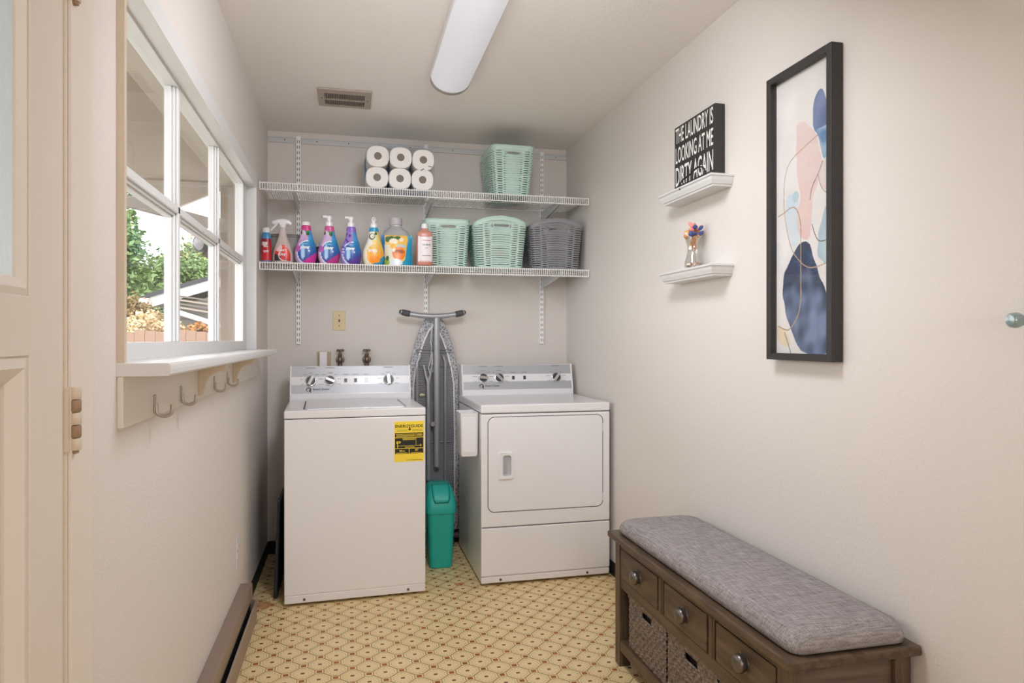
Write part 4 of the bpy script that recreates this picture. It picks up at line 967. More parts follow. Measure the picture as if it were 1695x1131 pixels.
# wicker drawers under the bench
def wicker(y0, y1, lab):
    x0, x1, z0, z1 = bx0 + .016, bx1 - .06, .099, .288
    t = thing('wicker_basket', lab, 'basket', ((x0 + x1) / 2, (y0 + y1) / 2, z0), 0, 'wicker baskets under the bench')
    m = MB(); cx, cy = (x0 + x1) / 2, (y0 + y1) / 2
    # strands: rows of twisted bulges on the visible front, side faces too
    NS, NR = 26, 34
    def face(fn, n_u, n_v, hole=None):
        vs = [fn(i / n_u, j / n_v) for j in range(n_v + 1) for i in range(n_u + 1)]
        fs = [(j * (n_u + 1) + i, j * (n_u + 1) + i + 1, (j + 1) * (n_u + 1) + i + 1, (j + 1) * (n_u + 1) + i) for j in range(n_v) for i in range(n_u) if not (hole and hole((i + .5) / n_u, (j + .5) / n_v))]
        m.add(vs, fs)
    def dsp(s, z):
        r_ = z / .0145; k = math.floor(r_); fr_ = r_ - k
        tw = math.sin(2 * PI * (s / .030 + fr_ * .8 + (k % 2) * .5))
        return .0030 * math.sin(PI * fr_) ** .5 + .0018 * tw * math.sin(PI * fr_)
    W, Hh, Dp = y1 - y0, z1 - z0, x1 - x0
    hole = lambda u, v: abs(u - .5) < .120 and .80 < v < .95
    face(lambda u, v: (x0 - dsp(u * W, v * Hh), y0 + u * W, z0 + v * Hh), 84, 90, hole)
    for yy, sg in ((y0, -1), (y1, 1)): face(lambda u, v: (x0 + u * Dp, yy + sg * dsp(u * Dp, v * Hh), z0 + v * Hh), 60, 60)
    face(lambda u, v: (x1, y0 + u * W, z0 + v * Hh), 2, 2); face(lambda u, v: (x0 + u * Dp, y0 + v * W, z0 + .001), 2, 2)
    m.build('woven_body', M_wicker, t, smooth=True, angle=70, fixn=False)
    rim = [(x0 - .002, y0, z1), (x1, y0, z1), (x1, y1, z1), (x0 - .002, y1, z1)]
    MB().tube(rim, .006, 8, closed=True).build('rim', M_wicker, t, smooth=True)
    hz0, hz1, hy0, hy1 = z0 + .80 * Hh, z0 + .95 * Hh, y0 + .38 * W, y0 + .62 * W
    MB().tube([(x0 - .001, hy0, hz0), (x0 - .001, hy1, hz0), (x0 - .001, hy1, hz1), (x0 - .001, hy0, hz1)], .0035, 6, closed=True).build('handle_opening', M_wicker, t, smooth=True)
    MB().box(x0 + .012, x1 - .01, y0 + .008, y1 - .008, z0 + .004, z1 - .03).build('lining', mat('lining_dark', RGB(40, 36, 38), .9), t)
wicker(-2.108, -1.803, 'woven grey-brown basket under the bench at its far end, by the dryer')
wicker(-2.428, -2.118, 'middle woven grey-brown basket under the bench')
wicker(-2.742, -2.438, 'nearest woven grey-brown basket under the bench, mostly out of frame')

# ================================================================== THINGS ON THE SHELVES
D1, D2 = Z1, Z2
# toilet paper pack
t = thing('toilet_paper_pack', 'wrapped pack of white toilet rolls on the upper shelf', 'toilet paper', (.27, -.33, D1), 0)
rw, rh = .1225, .1155
for j in range(2):
    for i in range(3):
        cx = .088 + rw * (i + .5) + .004 * j; cz = D1 + .004 + rh * (j + .5) - .006 * (i == 2 and j == 1)
        m = MB().lathe([(.0205, -.402), (.056, -.402), (.0600, -.397), (.0605, -.300), (.0605, -.215), (.058, -.20), (.0, -.20)], (cx, 0, cz), 32, axis='y', sq=2.55, ry=.955)
        # open core
        ro_ = m.build('toilet_roll', M_tissue, t, smooth=True)
        MB().lathe([(.0206, -.4025), (.0198, -.4028), (.0192, -.400), (.0190, -.31), (.0, -.31)], (cx, 0, cz), 20, axis='y').build('core', M_cardin, ro_, smooth=True)
MB().prism(rrect(.272, D1 + .004 + rh + .001, .372, .240, .055, 8), 'y', -.215, -.196).build('wrapper_back', M_wrapb, t, smooth=True)
MB().box(.125, .42, -.395, -.22, D1 + .0008, D1 + .0038).build('wrapper_base', M_wrapb, t)
wr = MB().loft([[(q[0], y, q[1]) for q in rrect(.272, D1 + .004 + rh, .376, .2345, .06, 8)] for y in (-.398, -.216)], cap0=False, cap1=False).build('wrapper_film', M_wrap, t, smooth=True)
for p0, p1 in (((.385, 2.160), (.403, 2.172)), ((.425, 2.186), (.447, 2.182))):
    dx, dz = p1[0] - p0[0], p1[1] - p0[1]
    MB().add([(p0[0], -.4036, p0[1]), (p1[0], -.4036, p1[1]), (p1[0] - dz * .3, -.4036, p1[1] + abs(dx) * .22), (p0[0] - dz * .3, -.4036, p0[1] + abs(dx) * .22)], [(0, 1, 2, 3)]).build('torn_tab', M_greyink, t)

# woven plastic baskets
def basket(cx, cy, z0, wt, dp, hgt, taper, arch, mt, lab, hole, pw=7, grp='woven plastic baskets on the shelves'):
    t = thing('woven_basket', lab, 'basket', (cx, cy, z0), 0, grp)
    NU, NV = 208, 176
    pitch = .0128; rows = []; vs = []
    topz = lambda x: hgt - arch * min(1, abs(x / (wt / 2))) ** 2
    for j in range(NV + 1):
        v = j / NV; sc_ = 1 - taper * (1 - v); ring = []
        for i in range(NU):
            # walk the perimeter of a rounded rectangle
            a = 2 * PI * i / NU + PI / 4
            ex, ey = sell(a, pw)
            x, y = ex * wt / 2, ey * dp / 2
            top = hgt - (arch * min(1, abs(x / (wt / 2))) ** 2)
            z = v * top
            s = (x if abs(ey) > abs(ex) else y)
            colw = .042; col_ = int(math.floor(s / colw + .5))
            r_ = z / pitch + .5 * (col_ % 2)
            edge = abs((s / colw + .5) - math.floor(s / colw + .5) - .5) * 2
            amp = .0052 * (1 - edge ** 6)
            d = (.0042 * min(1, max(0, (abs(math.sin(PI * r_)) - .30) / .45)) - .001) * (1 - edge ** 8)
            zt = top - z
            if zt < .020: d = .0030 * (1 if zt > .004 else .6)
            elif ey < -.8 and hole:
                hx, hz = x / hole[0], (z - hole[1] + hole[3] * (x / hole[0]) ** 2) / hole[2]
                if hx * hx + hz * hz < 1.9: d = .0030
            k = sc_ + d * 2 / min(wt, dp)
            ring.append((cx + x * sc_ + ex * d, cy + y * sc_ + ey * d, z0 + .003 + z))
        vs += ring
    fs = []
    for j in range(NV):
        for i in range(NU):
            a_, b_ = j * NU + i, j * NU + (i + 1) % NU
            q = [(vs[k][0] - cx, vs[k][1], vs[k][2] - z0 - .003) for k in (a_, b_, b_ + NU, a_ + NU)]
            mx_ = sum(w_[0] for w_ in q) / 4; mz_ = sum(w_[2] for w_ in q) / 4; my_ = sum(w_[1] for w_ in q) / 4
            if hole and my_ < cy - dp * .3:
                sc2 = 1 - taper * (1 - mz_ / hgt)
                if (mx_ / hole[0]) ** 4 + ((mz_ - hole[1] + hole[3] * (mx_ / hole[0]) ** 2) / hole[2]) ** 4 < 1: continue
            if hgt * .04 < mz_ < topz(mx_) - .024 and not (hole and my_ < cy - dp * .3 and (mx_ / hole[0]) ** 2 + ((mz_ - hole[1] + hole[3] * (mx_ / hole[0]) ** 2) / hole[2]) ** 2 < 2.6):
                sc2 = 1 - taper * (1 - mz_ / hgt)
                s = (mx_ if abs(my_ - cy) / dp > abs(mx_) / wt else my_ - cy) / sc2
                cq = s / .042 + .5; edge = abs(cq - math.floor(cq) - .5) * 2
                if edge < .72 and abs(math.sin(PI * (mz_ / pitch + .5 * (int(math.floor(cq)) % 2)))) < .33: continue
            fs.append((a_, b_, b_ + NU, a_ + NU))
    o = MB().add(vs, fs).build('woven_wall', mt, t, smooth=True, angle=80, fixn=False)
    so = o.modifiers.new('thick', 'SOLIDIFY'); so.thickness = .003; so.offset = -1
    MB().loft([[(cx + sell(2 * PI * i / 48, pw)[0] * wt / 2 * (1 - taper), cy + sell(2 * PI * i / 48, pw)[1] * dp / 2 * (1 - taper), z) for i in range(48)] for z in (z0 + .0015, z0 + .005)]).build('base', mt, t)
    rim = []
    for i in range(96):
        a = 2 * PI * i / 96; ex, ey = sell(a, pw); x, y = ex * wt / 2, ey * dp / 2
        rim.append((cx + x * 1.005, cy + y * 1.005, z0 + .003 + hgt - arch * min(1, abs(x / (wt / 2))) ** 2))
    MB().tube(rim, .0048, 8, closed=True).build('rim', mt, t, smooth=True)
    if hole:
        hp_ = []
        for i in range(40):
            ex, ey = sell(2 * PI * i / 40, 4); x = ex * hole[0]; z = hole[1] + ey * hole[2] - hole[3] * (x / hole[0]) ** 2
            sc_ = 1 - taper * (1 - z / (hgt - arch * (x / (wt / 2)) ** 2))
            hp_.append((cx + x, cy - dp / 2 * sc_ - .0015, z0 + .003 + z))
        MB().tube(hp_, .0030, 6, closed=True).build('handle_rim', mt, t, smooth=True)
    return t
basket(.902, -.245, D1, .256, .36, .272, .19, .0, M_mint, 'mint woven plastic basket alone on the upper shelf', (.042, .232, .0095, .0))
basket(.541, -.212, D2, .256, .29, .266, .13, .0, M_mint, 'square-topped mint basket on the lower shelf, beside the soap bottle', (.046, .228, .0100, .0))
basket(.838, -.245, D2, .308, .31, .290, .15, .042, M_mint, 'arch-topped mint basket in the middle of the lower shelf', (.048, .238, .0100, .0))
basket(1.170, -.245, D2, .320, .31, .290, .14, .042, M_greyb, 'grey woven plastic basket at the right end of the lower shelf', (.058, .236, .0110, .014))
# what shows through the baskets' handles
def bundle(name, lab, cat, c, sz, mt, fn=None):
    rows = []
    for j in range(13):
        v = -1 + 2 * j / 12; rr_ = math.sqrt(max(.0, 1 - v ** 4)); rr_ = max(rr_, .05)
        rows.append([(c[0] + sz[0] * rr_ * sell(2 * PI * i / 24, 3)[0] * (1 + .05 * math.sin(i * 2.1 + j)), c[1] + sz[1] * rr_ * sell(2 * PI * i / 24, 3)[1], c[2] + sz[2] * v) for i in range(24)])
    o = MB().loft(rows).build(name, mt, smooth=True, angle=70); tag(o, lab, cat)
    if fn: paint(o, fn)
    return o
bundle('paper_roll', 'dark brown roll seen through the handle of the upper mint basket', 'roll', (.902, -.30, D1 + .118), (.085, .05, .112), mat('brown_kraft', RGB(96, 78, 64), .7, vary=.2))
bundle('red_packet', 'red packet seen at the right of the square mint basket handle', 'packet', (.575, -.28, D2 + .118), (.030, .045, .112), mat('packet_red', RGB(196, 62, 54), .4, vary=.25, vscale=40))
bundle('blue_packet', 'blue-capped packet seen at the left of the square mint basket handle', 'packet', (.492, -.28, D2 + .116), (.024, .045, .110), mat('packet_blue', RGB(42, 62, 120), .4, vary=.25, vscale=40))
bundle('patterned_cloth', 'red and white patterned cloth inside the arch-topped mint basket', 'cloth', (.838, -.315, D2 + .124), (.110, .06, .118), M_print,
       lambda co: np.where(((np.floor(co[:, 0] * 130 + co[:, 2] * 90) % 3) < 1)[:, None], np.array([[196, 48, 60]]), np.array([[226, 214, 206]])))
bundle('white_bag', 'white plastic bag filling the grey basket', 'bag', (1.165, -.28, D2 + .126), (.105, .06, .115), mat('bag_white', RGB(232, 230, 226), .4, bump=.5, bscale=25, bdist=.02))

# ---- bottles
def bottle_body(t, cx, cy, prof, name, fn, mt=M_print, n=64, pw=2.3):
    # prof rows: (z, half width, half depth, x shift)
    P_ = np.array(prof); zs_ = np.concatenate([np.linspace(P_[i, 0], P_[i + 1, 0], max(2, int((P_[i + 1, 0] - P_[i, 0]) / .0030) + 1))[:-1] for i in range(len(P_) - 1)] + [[P_[-1, 0]]])
    def ip(k, z):   # smooth (cosine) interpolation
        i = min(len(P_) - 2, max(0, np.searchsorted(P_[:, 0], z, 'right') - 1)); f_ = (z - P_[i, 0]) / (P_[i + 1, 0] - P_[i, 0])
        f_ = max(0., min(1., f_))
        m0 = (P_[min(i + 1, len(P_) - 1), k] - P_[max(i - 1, 0), k]) / max(1e-6, P_[min(i + 1, len(P_) - 1), 0] - P_[max(i - 1, 0), 0])
        m1 = (P_[min(i + 2, len(P_) - 1), k] - P_[i, k]) / max(1e-6, P_[min(i + 2, len(P_) - 1), 0] - P_[i, 0]); dz = P_[i + 1, 0] - P_[i, 0]
        return (2 * f_ ** 3 - 3 * f_ ** 2 + 1) * P_[i, k] + (f_ ** 3 - 2 * f_ ** 2 + f_) * dz * m0 + (-2 * f_ ** 3 + 3 * f_ ** 2) * P_[i + 1, k] + (f_ ** 3 - f_ ** 2) * dz * m1
    z0 = wloc(t).z
    rings = [[(cx + ip(3, z) + ip(1, z) * sell(2 * PI * i / n, pw)[0], cy + ip(2, z) * sell(2 * PI * i / n, pw)[1], z0 + z) for i in range(n)] for z in zs_]
    o = MB().loft(rings).build(name, mt, t, smooth=True, angle=60)
    if fn: paint(o, fn)
    def surf(x, z):   # y of the front at x,z (world x)
        u = max(-1, min(1, (x - cx - ip(3, z - z0)) / ip(1, z - z0)))
        return cy - ip(2, z - z0) * (1 - abs(u) ** pw) ** (1 / pw)
    return o, surf
def put_text(par, surf, txt, x, z, wd, ht, mt, bold=.02, shear=0, name='lettering', off=.0009, up=0.0):
    vs, fs = text_mb(txt, wd, ht, bold, shear)
    MB().add([(x + v[0], surf(x + v[0], z + v[1] + up * v[0]) - off, z + v[1] + up * v[0]) for v in vs], fs).build(name, mt, par)
def ell(x, z, cx, cz, rx, rz): return ((x - cx) / rx) ** 2 + ((z - cz) / rz) ** 2
TD = [(a_, b_ * .945, c_, d_) for a_, b_, c_, d_ in [(0, .044, .030, 0), (.004, .048, .033, 0), (.03, .057, .038, 0), (.060, .060, .040, 0), (.085, .056, .038, 0), (.115, .046, .033, .002), (.145, .035, .028, .003), (.168, .029, .024, .003), (.190, .0265, .022, .002), (.203, .024, .021, .002), (.207, .018, .017, .002)]]
def detergent(cx, lab, art, cap, words, y=-.362):
    t = thing('detergent_bottle', lab, 'bottle', (cx, y, D2), 0, 'pump detergent bottles')
    body, surf = bottle_body(t, cx, y, TD, 'body', art)
    zc = D2 + .204
    if cap == 'flat':
        MB().lathe([(0, zc), (.023, zc), (.0235, zc + .010), (.021, zc + .019), (.012, zc + .022), (0, zc + .022)], (cx + .002, y, 0), 24).build('cap', M_white, t, smooth=True)
    else:
        MB().lathe([(0, zc), (.0195, zc), (.0195, zc + .022), (.016, zc + .026), (.010, zc + .027), (.010, zc + .040), (.0, zc + .040)], (cx + .002, y, 0), 24).build('collar', M_white, t, smooth=True)
        hd_ = MB().lathe([(0, zc + .038), (.0135, zc + .038), (.0145, zc + .050), (.0115, zc + .057), (0, zc + .059)], (cx + .002, y, 0), 20)
        ends = (cx - .034, y - .010, zc + .050) if cap == 'left' else (cx + .002, y - .036, zc + .050)
        hd_.tube([(cx + .002, y, zc + .050), ((cx + ends[0]) / 2, (y + ends[1]) / 2, zc + .052), ends], [.0085, .0078, .0066], 12)
        ho = hd_.build('pump_head', M_white, t, smooth=True)
        e = Vector(ends); d_ = (e - Vector((cx + .002, y, zc + .051))).normalized()
        MB().tube([tuple(e - d_ * .001), tuple(e + d_ * .0012)], .0036, 10).build('nozzle_hole', M_dark, ho)
    for (s, z, x0, wd, ht, mt, up) in words: put_text(body, surf, s, cx + x0, D2 + z, wd, ht, mt, .03, .05, up=up)
    return t, surf
M_txt = mat('label_white', RGB(238, 244, 248), .4)
M_txtb = mat('label_paleblue', RGB(176, 220, 240), .4)
def g2(a, b_, f_): f_ = np.clip(f_, 0, 1)[:, None]; return np.array(a)[None] * (1 - f_) + np.array(b_)[None] * f_
def art_power(top, left, corner, petals):
    def fn(co):
        x, z = co[:, 0], co[:, 2]; c = g2((44, 58, 150), (40, 168, 208), (z - .02) / .13)
        c = np.where((z > .125)[:, None], g2((40, 160, 205), (74, 150, 214), (x + .01) / .03), c)
        k = (z < .060 - (.055 - x) * .75) & (x > -.02); c[k] = np.array(corner)
        e = ell(x, z, .012, .058, .056, .064); k = (x < .012) & (e > 1); c[k] = np.array(left)
        k = (x < .015) & (e > .86) & (e <= 1.06); c[k] = np.array([226, 232, 244])
        e3 = ell(x, z, -.013, .062, .009, .040); k = (e3 < 1); c[k] = np.array([168, 206, 240])
        k = (z > .150) & (x < -.002 + (z - .15) * .6); c[k] = np.array(left) * .9 + 12
        for (px, pz, rx, rz, cl) in petals: k = ell(x, z, px, pz, rx, rz) < 1; c[k] = np.array(cl)
        k = z > (.176 + .35 * np.maximum(0, -x - .004)); k &= z > .172; c[k] = np.array(top)
        return c
    return fn
GR, WHT = (66, 128, 58), (236, 224, 236)
pinkp = [(.004, .166, .016, .014, GR), (-.010, .160, .012, .016, (206, 196, 214)), (-.020, .140, .014, .018, (206, 176, 214)), (-.040, .080, .012, .02, (196, 96, 178)), (.012, .158, .008, .010, (40, 96, 50)), (-.022, .165, .006, .010, (92, 52, 50))]
lavp = [(-.014 + .010 * math.sin(k * 1.7), .10 + k * .011, .006, .008, ((96, 72, 160), (150, 128, 206), (78, 62, 148))[k % 3]) for k in range(8)] + [(-.04, .06 + .008 * k, .008, .006, ((110, 84, 170), (206, 196, 226))[k % 2]) for k in range(5)]
pw_words = lambda dx: [('power', .072, -.026 + dx, .048, .020, M_txt, -.05), ('laundry', .102, -.022 + dx, .034, .007, M_txtb, -.05), ('2x', .062, .014 + dx, .010, .010, M_txt, 0)]
detergent(-.222, 'blue detergent bottle with a magenta neck and flat white cap, left of the pump bottles', art_power((206, 60, 134), (196, 158, 206), (196, 40, 148), pinkp), 'flat', pw_words(0))
detergent(-.103, 'blue detergent bottle with a pink neck and white pump', art_power((204, 84, 146), (206, 176, 208), (178, 52, 130), pinkp), 'left', pw_words(.002))
detergent(.011, 'blue detergent bottle with a purple lavender neck and white pump', art_power((136, 104, 196), (150, 126, 196), (84, 54, 144), lavp), 'left', pw_words(.0))
def art_brite(co):
    x, z = co[:, 0], co[:, 2]; c = g2((246, 160, 44), (244, 214, 120), (z - .03) / .10)
    e = ell(x, z, .016, .056, .054, .060); k = (x < .016) & (e > 1); c[k] = np.array([238, 230, 206])
    k = (z < .055 - (.058 - x) * .8) & (x > -.005); c[k] = np.array([40, 158, 196])
    k = z > .182; c[k] = np.array([42, 150, 196])
    for (px, pz, rx, rz, cl) in ((-.008, .155, .016, .018, (60, 84, 40)), (-.007, .157, .011, .013, (240, 240, 236)), (-.004, .156, .004, .004, (226, 190, 90)), (.012, .172, .007, .010, (54, 92, 40)), (-.02, .128, .012, .012, (238, 236, 228)), (.004, .128, .014, .010, (246, 218, 130))):
        k = ell(x, z, px, pz, rx, rz) < 1; c[k] = np.array(cl)
    k = ell(x, z, .006, .030, .030, .018) < 1; c[k] = np.array([248, 148, 36])
    return c
detergent(.131, 'yellow and orange detergent bottle with a blue neck and white pump', art_brite, 'front', [('brite', .070, -.028, .046, .020, M_txt, 0), ('laundry', .096, -.016, .026, .006, M_txt, 0)])

# refill pouch
t = thing('refill_pouch', 'yellow and blue stand-up refill pouch beside the yellow pump bottle', 'pouch', (.259, -.334, D2))
pxc, pyc = .259, -.334
def pouch_pt(u, v, side):
    wd = .085 - .003 * math.sin(v * PI); th = .026 * (1 - v) ** .7 * (1 - abs(u) ** 2.2) + .0012
    return (pxc + u * wd, pyc + side * th, D2 + .001 + v * .172)
NU, NV = 60, 60
m = MB()
for sd in (-1, 1):
    m.add([pouch_pt(-1 + 2 * i / NU, j / NV, sd) for j in range(NV + 1) for i in range(NU + 1)], [(j * (NU + 1) + i, j * (NU + 1) + i + 1, (j + 1) * (NU + 1) + i + 1, (j + 1) * (NU + 1) + i) for j in range(NV) for i in range(NU)])
bot = [(*pouch_pt(-1 + 2 * i / NU, 0, -1)[:2], D2 + .001) for i in range(NU + 1)] + [(*pouch_pt(1 - 2 * i / NU, 0, 1)[:2], D2 + .001) for i in range(NU + 1)]
m.add(bot, [tuple(range(len(bot)))])
for sg in (-1, 1):
    m.add([pouch_pt(sg, j / NV, -1) for j in range(NV + 1)] + [pouch_pt(sg, j / NV, 1) for j in range(NV + 1)], [(j, j + 1, NV + 2 + j, NV + 1 + j) for j in range(NV)])
m.add([pouch_pt(-1 + 2 * i / NU, 1, -1) for i in range(NU + 1)] + [pouch_pt(-1 + 2 * i / NU, 1, 1) for i in range(NU + 1)], [(i, i + 1, NU + 2 + i, NU + 1 + i) for i in range(NU)])
po_ = m.build('pouch_body', M_print, t, smooth=True, fixn=True)
def art_pouch(co):
    x, z = co[:, 0], co[:, 2]; c = g2((246, 196, 84), (240, 226, 170), (.12 - z) / .12 * .6 + (x < 0) * .4)
    k = (x > .060 - np.abs(z - .15) * .15) | (z < .085 + (x - .085) * 1.1); k &= x > .0; c[k] = np.array([44, 160, 200])
    k = x < -.066; c[k] = np.array([40, 120, 186])
    k = (x < -.02) & (x > -.066) & (z < .12); c[k] = np.array([236, 232, 214])
    for (px, pz, rx, rz, cl) in ((-.030, .158, .022, .010, (60, 110, 54)), (.004, .160, .016, .010, (66, 116, 60)), (-.018, .140, .022, .016, (244, 240, 224)), (.024, .150, .012, .010, (240, 236, 218)), (-.052, .150, .012, .016, (74, 112, 56)), (-.022, .112, .016, .016, (246, 190, 60)), (.010, .072, .036, .038, (246, 136, 44)), (.010, .082, .034, .012, (206, 104, 30)), (-.016, .090, .008, .012, (250, 244, 226)), (-.010, .020, .040, .022, (228, 236, 240)), (-.055, .022, .014, .026, (156, 184, 62)), (-.052, .045, .008, .014, (60, 96, 48))):
        k = ell(x, z, px, pz, rx, rz) < 1; c[k] = np.array(cl)
    return c
paint(po_, art_pouch)
psurf = lambda x, z: pyc - (.026 * max(0, (1 - (z - D2) / .172)) ** .7 * (1 - min(1, abs((x - pxc) / .084)) ** 2.2) + .0012)
put_text(po_, psurf, 'brite', pxc + .002, D2 + .106, .046, .020, M_txtb, .04, 0)
put_text(po_, psurf, 'CITRUS', pxc - .014, D2 + .080, .044, .010, mat('label_brown', RGB(150, 74, 22), .5), .03, 0)
# milky jug behind
t = thing('milky_jug', 'large translucent white jug behind the refill pouch', 'jug', (.262, -.21, D2))
MB().lathe([(0, .001), (.078, .001), (.086, .008), (.088, .140), (.084, .180), (.066, .212), (.040, .232), (.032, .240), (.032, .252), (.0, .252)], (.262, -.21, D2), 40, sq=2.8, ry=.85).build('body', M_jug, t, smooth=True)
MB().lathe([(0, .250), (.036, .250), (.036, .284), (.032, .290), (0, .290)], (.262, -.21, D2), 28).build('cap', mat('cap_milk', RGB(206, 200, 204), .4), t, smooth=True)
# castile soap bottle
t = thing('soap_bottle', 'amber pink liquid soap bottle with a white label and cap', 'bottle', (.404, -.406, D2))
sb, ssurf = bottle_body(t, .404, -.406, [(0, .038, .030, 0), (.004, .043, .034, 0), (.02, .044, .035, 0), (.165, .044, .035, 0), (.182, .040, .032, 0), (.196, .022, .020, 0), (.204, .016, .016, 0), (.208, .015, .015, 0)], 'body',
    lambda co: np.where((((co[:, 2] > .022) & (co[:, 2] < .160) & (co[:, 0] > -.038) & (co[:, 0] < .040) & (co[:, 1] < .005)))[:, None], np.array([[232, 224, 226]]), np.where((co[:, 2] > .162)[:, None], np.array([[206, 146, 130]]), np.array([[190, 120, 104]]))), pw=3.2)
MB().lathe([(0, .205), (.018, .205), (.018, .229), (.015, .232), (0, .232)], (.404, -.406, D2), 24).build('cap', M_white, t, smooth=True)
M_redink = mat('red_ink', RGB(206, 82, 82), .5)
for z, x0, x1, mt in ((.135, -.016, .032, M_redink), (.052, -.016, .032, mat('plum_ink', RGB(130, 76, 84), .5)), (.157, -.030, .030, M_redink), (.024, -.03, .03, mat('pink_ink', RGB(226, 170, 170), .5))):
    m = MB(); N = 12
    for i in range(N):
        xa, xb = .404 + x0 + (x1 - x0) * i / N, .404 + x0 + (x1 - x0) * (i + 1) / N; zz = D2 + z
        m.add([(xa, ssurf(xa, zz) - .0008, zz), (xb, ssurf(xb, zz) - .0008, zz), (xb, ssurf(xb, zz) - .0008, zz + .0028), (xa, ssurf(xa, zz) - .0008, zz + .0028)], [(0, 1, 2, 3)])
    m.build('label_rule', mt, sb)
put_text(sb, ssurf, 'CAL MAGIC', .404 - .016, D2 + .108, .048, .010, M_greyink, .02)
put_text(sb, ssurf, 'SOAP', .404 + .000, D2 + .092, .016, .007, M_greyink, .01)
# red squeeze bottle
t = thing('stain_remover_bottle', 'small red bottle with a blue shoulder and white cap at the left end', 'bottle', (-.420, -.372, D2))
sb, ssurf = bottle_body(t, -.420, -.372, [(0, .021, .018, 0), (.004, .0235, .020, 0), (.04, .024, .021, 0), (.130, .024, .021, 0), (.150, .021, .019, 0), (.158, .018, .017, 0), (.160, .016, .016, 0)], 'body',
    lambda co: np.where((co[:, 2] > .126)[:, None], np.array([[70, 140, 190]]), np.where((co[:, 2] < .012)[:, None], np.array([[96, 128, 176]]), np.where((ell(co[:, 0], co[:, 2], 0, .118, .020, .012) < 1)[:, None], np.array([[150, 30, 60]]), np.where((ell(co[:, 0], co[:, 2], -.006, .100, .014, .016) < 1)[:, None], np.array([[226, 214, 214]]), g2((220, 40, 48), (176, 28, 54), co[:, 2] / .12))))))
MB().lathe([(0, .158), (.0185, .158), (.0185, .176), (.015, .184), (0, .186)], (-.420, -.372, D2), 24).build('cap', M_white, t, smooth=True)
put_text(sb, ssurf, 'spot', -.420 - .013, D2 + .050, .027, .016, M_txt, .02)
put_text(sb, ssurf, 'miss', -.420 - .012, D2 + .080, .022, .006, M_txt, .02)
# trigger spray
t = thing('spray_bottle', 'clear trigger spray bottle with a red label and white head', 'bottle', (-.338, -.368, D2))
sb, ssurf = bottle_body(t, -.338, -.368, [(0, .044, .028, 0), (.004, .050, .031, 0), (.045, .050, .031, 0), (.085, .042, .028, 0), (.125, .027, .022, 0), (.155, .019, .018, 0), (.185, .016, .016, 0), (.190, .015, .015, 0)], 'body', None, M_spray)
def art_spray(co):
    x, z = co[:, 0], co[:, 2]; c = g2((196, 32, 44), (236, 92, 66), (z - .01) / .09)
    k = (z < .034 + (-x - .01) * .5) & (x < -.008); c[k] = np.array([58, 44, 48])
    e = ell(x, z, .014, .040, .034, .030); k = (e > .82) & (e < 1.05) & (x < .02); c[k] = np.array([240, 226, 222])
    k = (ell(x, z, -.018, .078, .018, .020) < 1); c[k] = np.array([226, 196, 196])
    return c
lm = MB(); NU, NV = 40, 40; vs = []
for j in range(NV + 1):
    v = j / NV; z = .010 + .084 * v; hw = .040 * (1 - max(0, (v - .35) / .65) ** 2 * .75)
    for i in range(NU + 1):
        x = -.338 + (-1 + 2 * i / NU) * hw; vs.append((x, ssurf(x, D2 + z) - .0012, D2 + z))
lm.add(vs, [(j * (NU + 1) + i, j * (NU + 1) + i + 1, (j + 1) * (NU + 1) + i + 1, (j + 1) * (NU + 1) + i) for j in range(NV) for i in range(NU)])
lo_ = lm.build('label', M_print, sb, smooth=True, fixn=False); paint(lo_, art_spray)
put_text(sb, ssurf, 'Dry', -.338 - .016, D2 + .034, .032, .018, M_txt, .03, off=.0022)
put_text(sb, ssurf, 'carpet', -.338 - .016, D2 + .060, .026, .006, M_txt, .02, off=.0022)
zc = D2 + .188
MB().lathe([(0, zc - .006), (.0155, zc - .006), (.0155, zc + .014), (.013, zc + .018), (0, zc + .018)], (-.338, -.368, 0), 20).build('collar', M_white, t, smooth=True)
hp_ = []
for (x, w_, z) in ((-.392, .008, zc + .026), (-.384, .011, zc + .030), (-.360, .014, zc + .036), (-.335, .015, zc + .038), (-.310, .013, zc + .034), (-.294, .008, zc + .024)):
    hp_.append((x, -.368, z, w_))
MB().tube([(q[0], q[1], q[2] - .004) for q in hp_], [q[3] for q in hp_], 14).build('spray_head', M_white, t, smooth=True)
MB().box(-.356, -.322, -.380, -.356, zc + .012, zc + .034).build('neck_block', M_white, t, bevel=.004)
MB().tube([(-.364, -.370, zc + .026), (-.376, -.371, zc + .008), (-.392, -.372, zc - .008), (-.398, -.372, zc - .018)], [.006, .006, .0055, .004], 10).build('trigger', M_white, t, smooth=True)
# clear storage tub behind the spray bottle
t = thing('clear_tub', 'clear plastic tub with a grey lid behind the spray bottle', 'tub', (-.335, -.24, D2))
MB().lathe([(0, .002), (.070, .002), (.078, .010), (.088, .150), (.090, .152), (.086, .150), (.076, .012), (0, .006)], (-.335, -.235, D2), 36, sq=3.5, ry=.85).build('tub', M_clear, t, smooth=True)
MB().lathe([(0, .166), (.060, .166), (.086, .164), (.094, .158), (.095, .150), (.091, .150), (.0, .153)], (-.335, -.235, D2), 36, sq=3.5, ry=.85).build('lid', mat('lid_grey', RGB(120, 118, 116), .35), t, smooth=True)
bundle('pod_pile', 'grey-green heap of pods inside the clear tub', 'pods', (-.335, -.235, D2 + .060), (.064, .052, .050), mat('pod_green', RGB(150, 156, 140), .6, vary=.35, vscale=50))
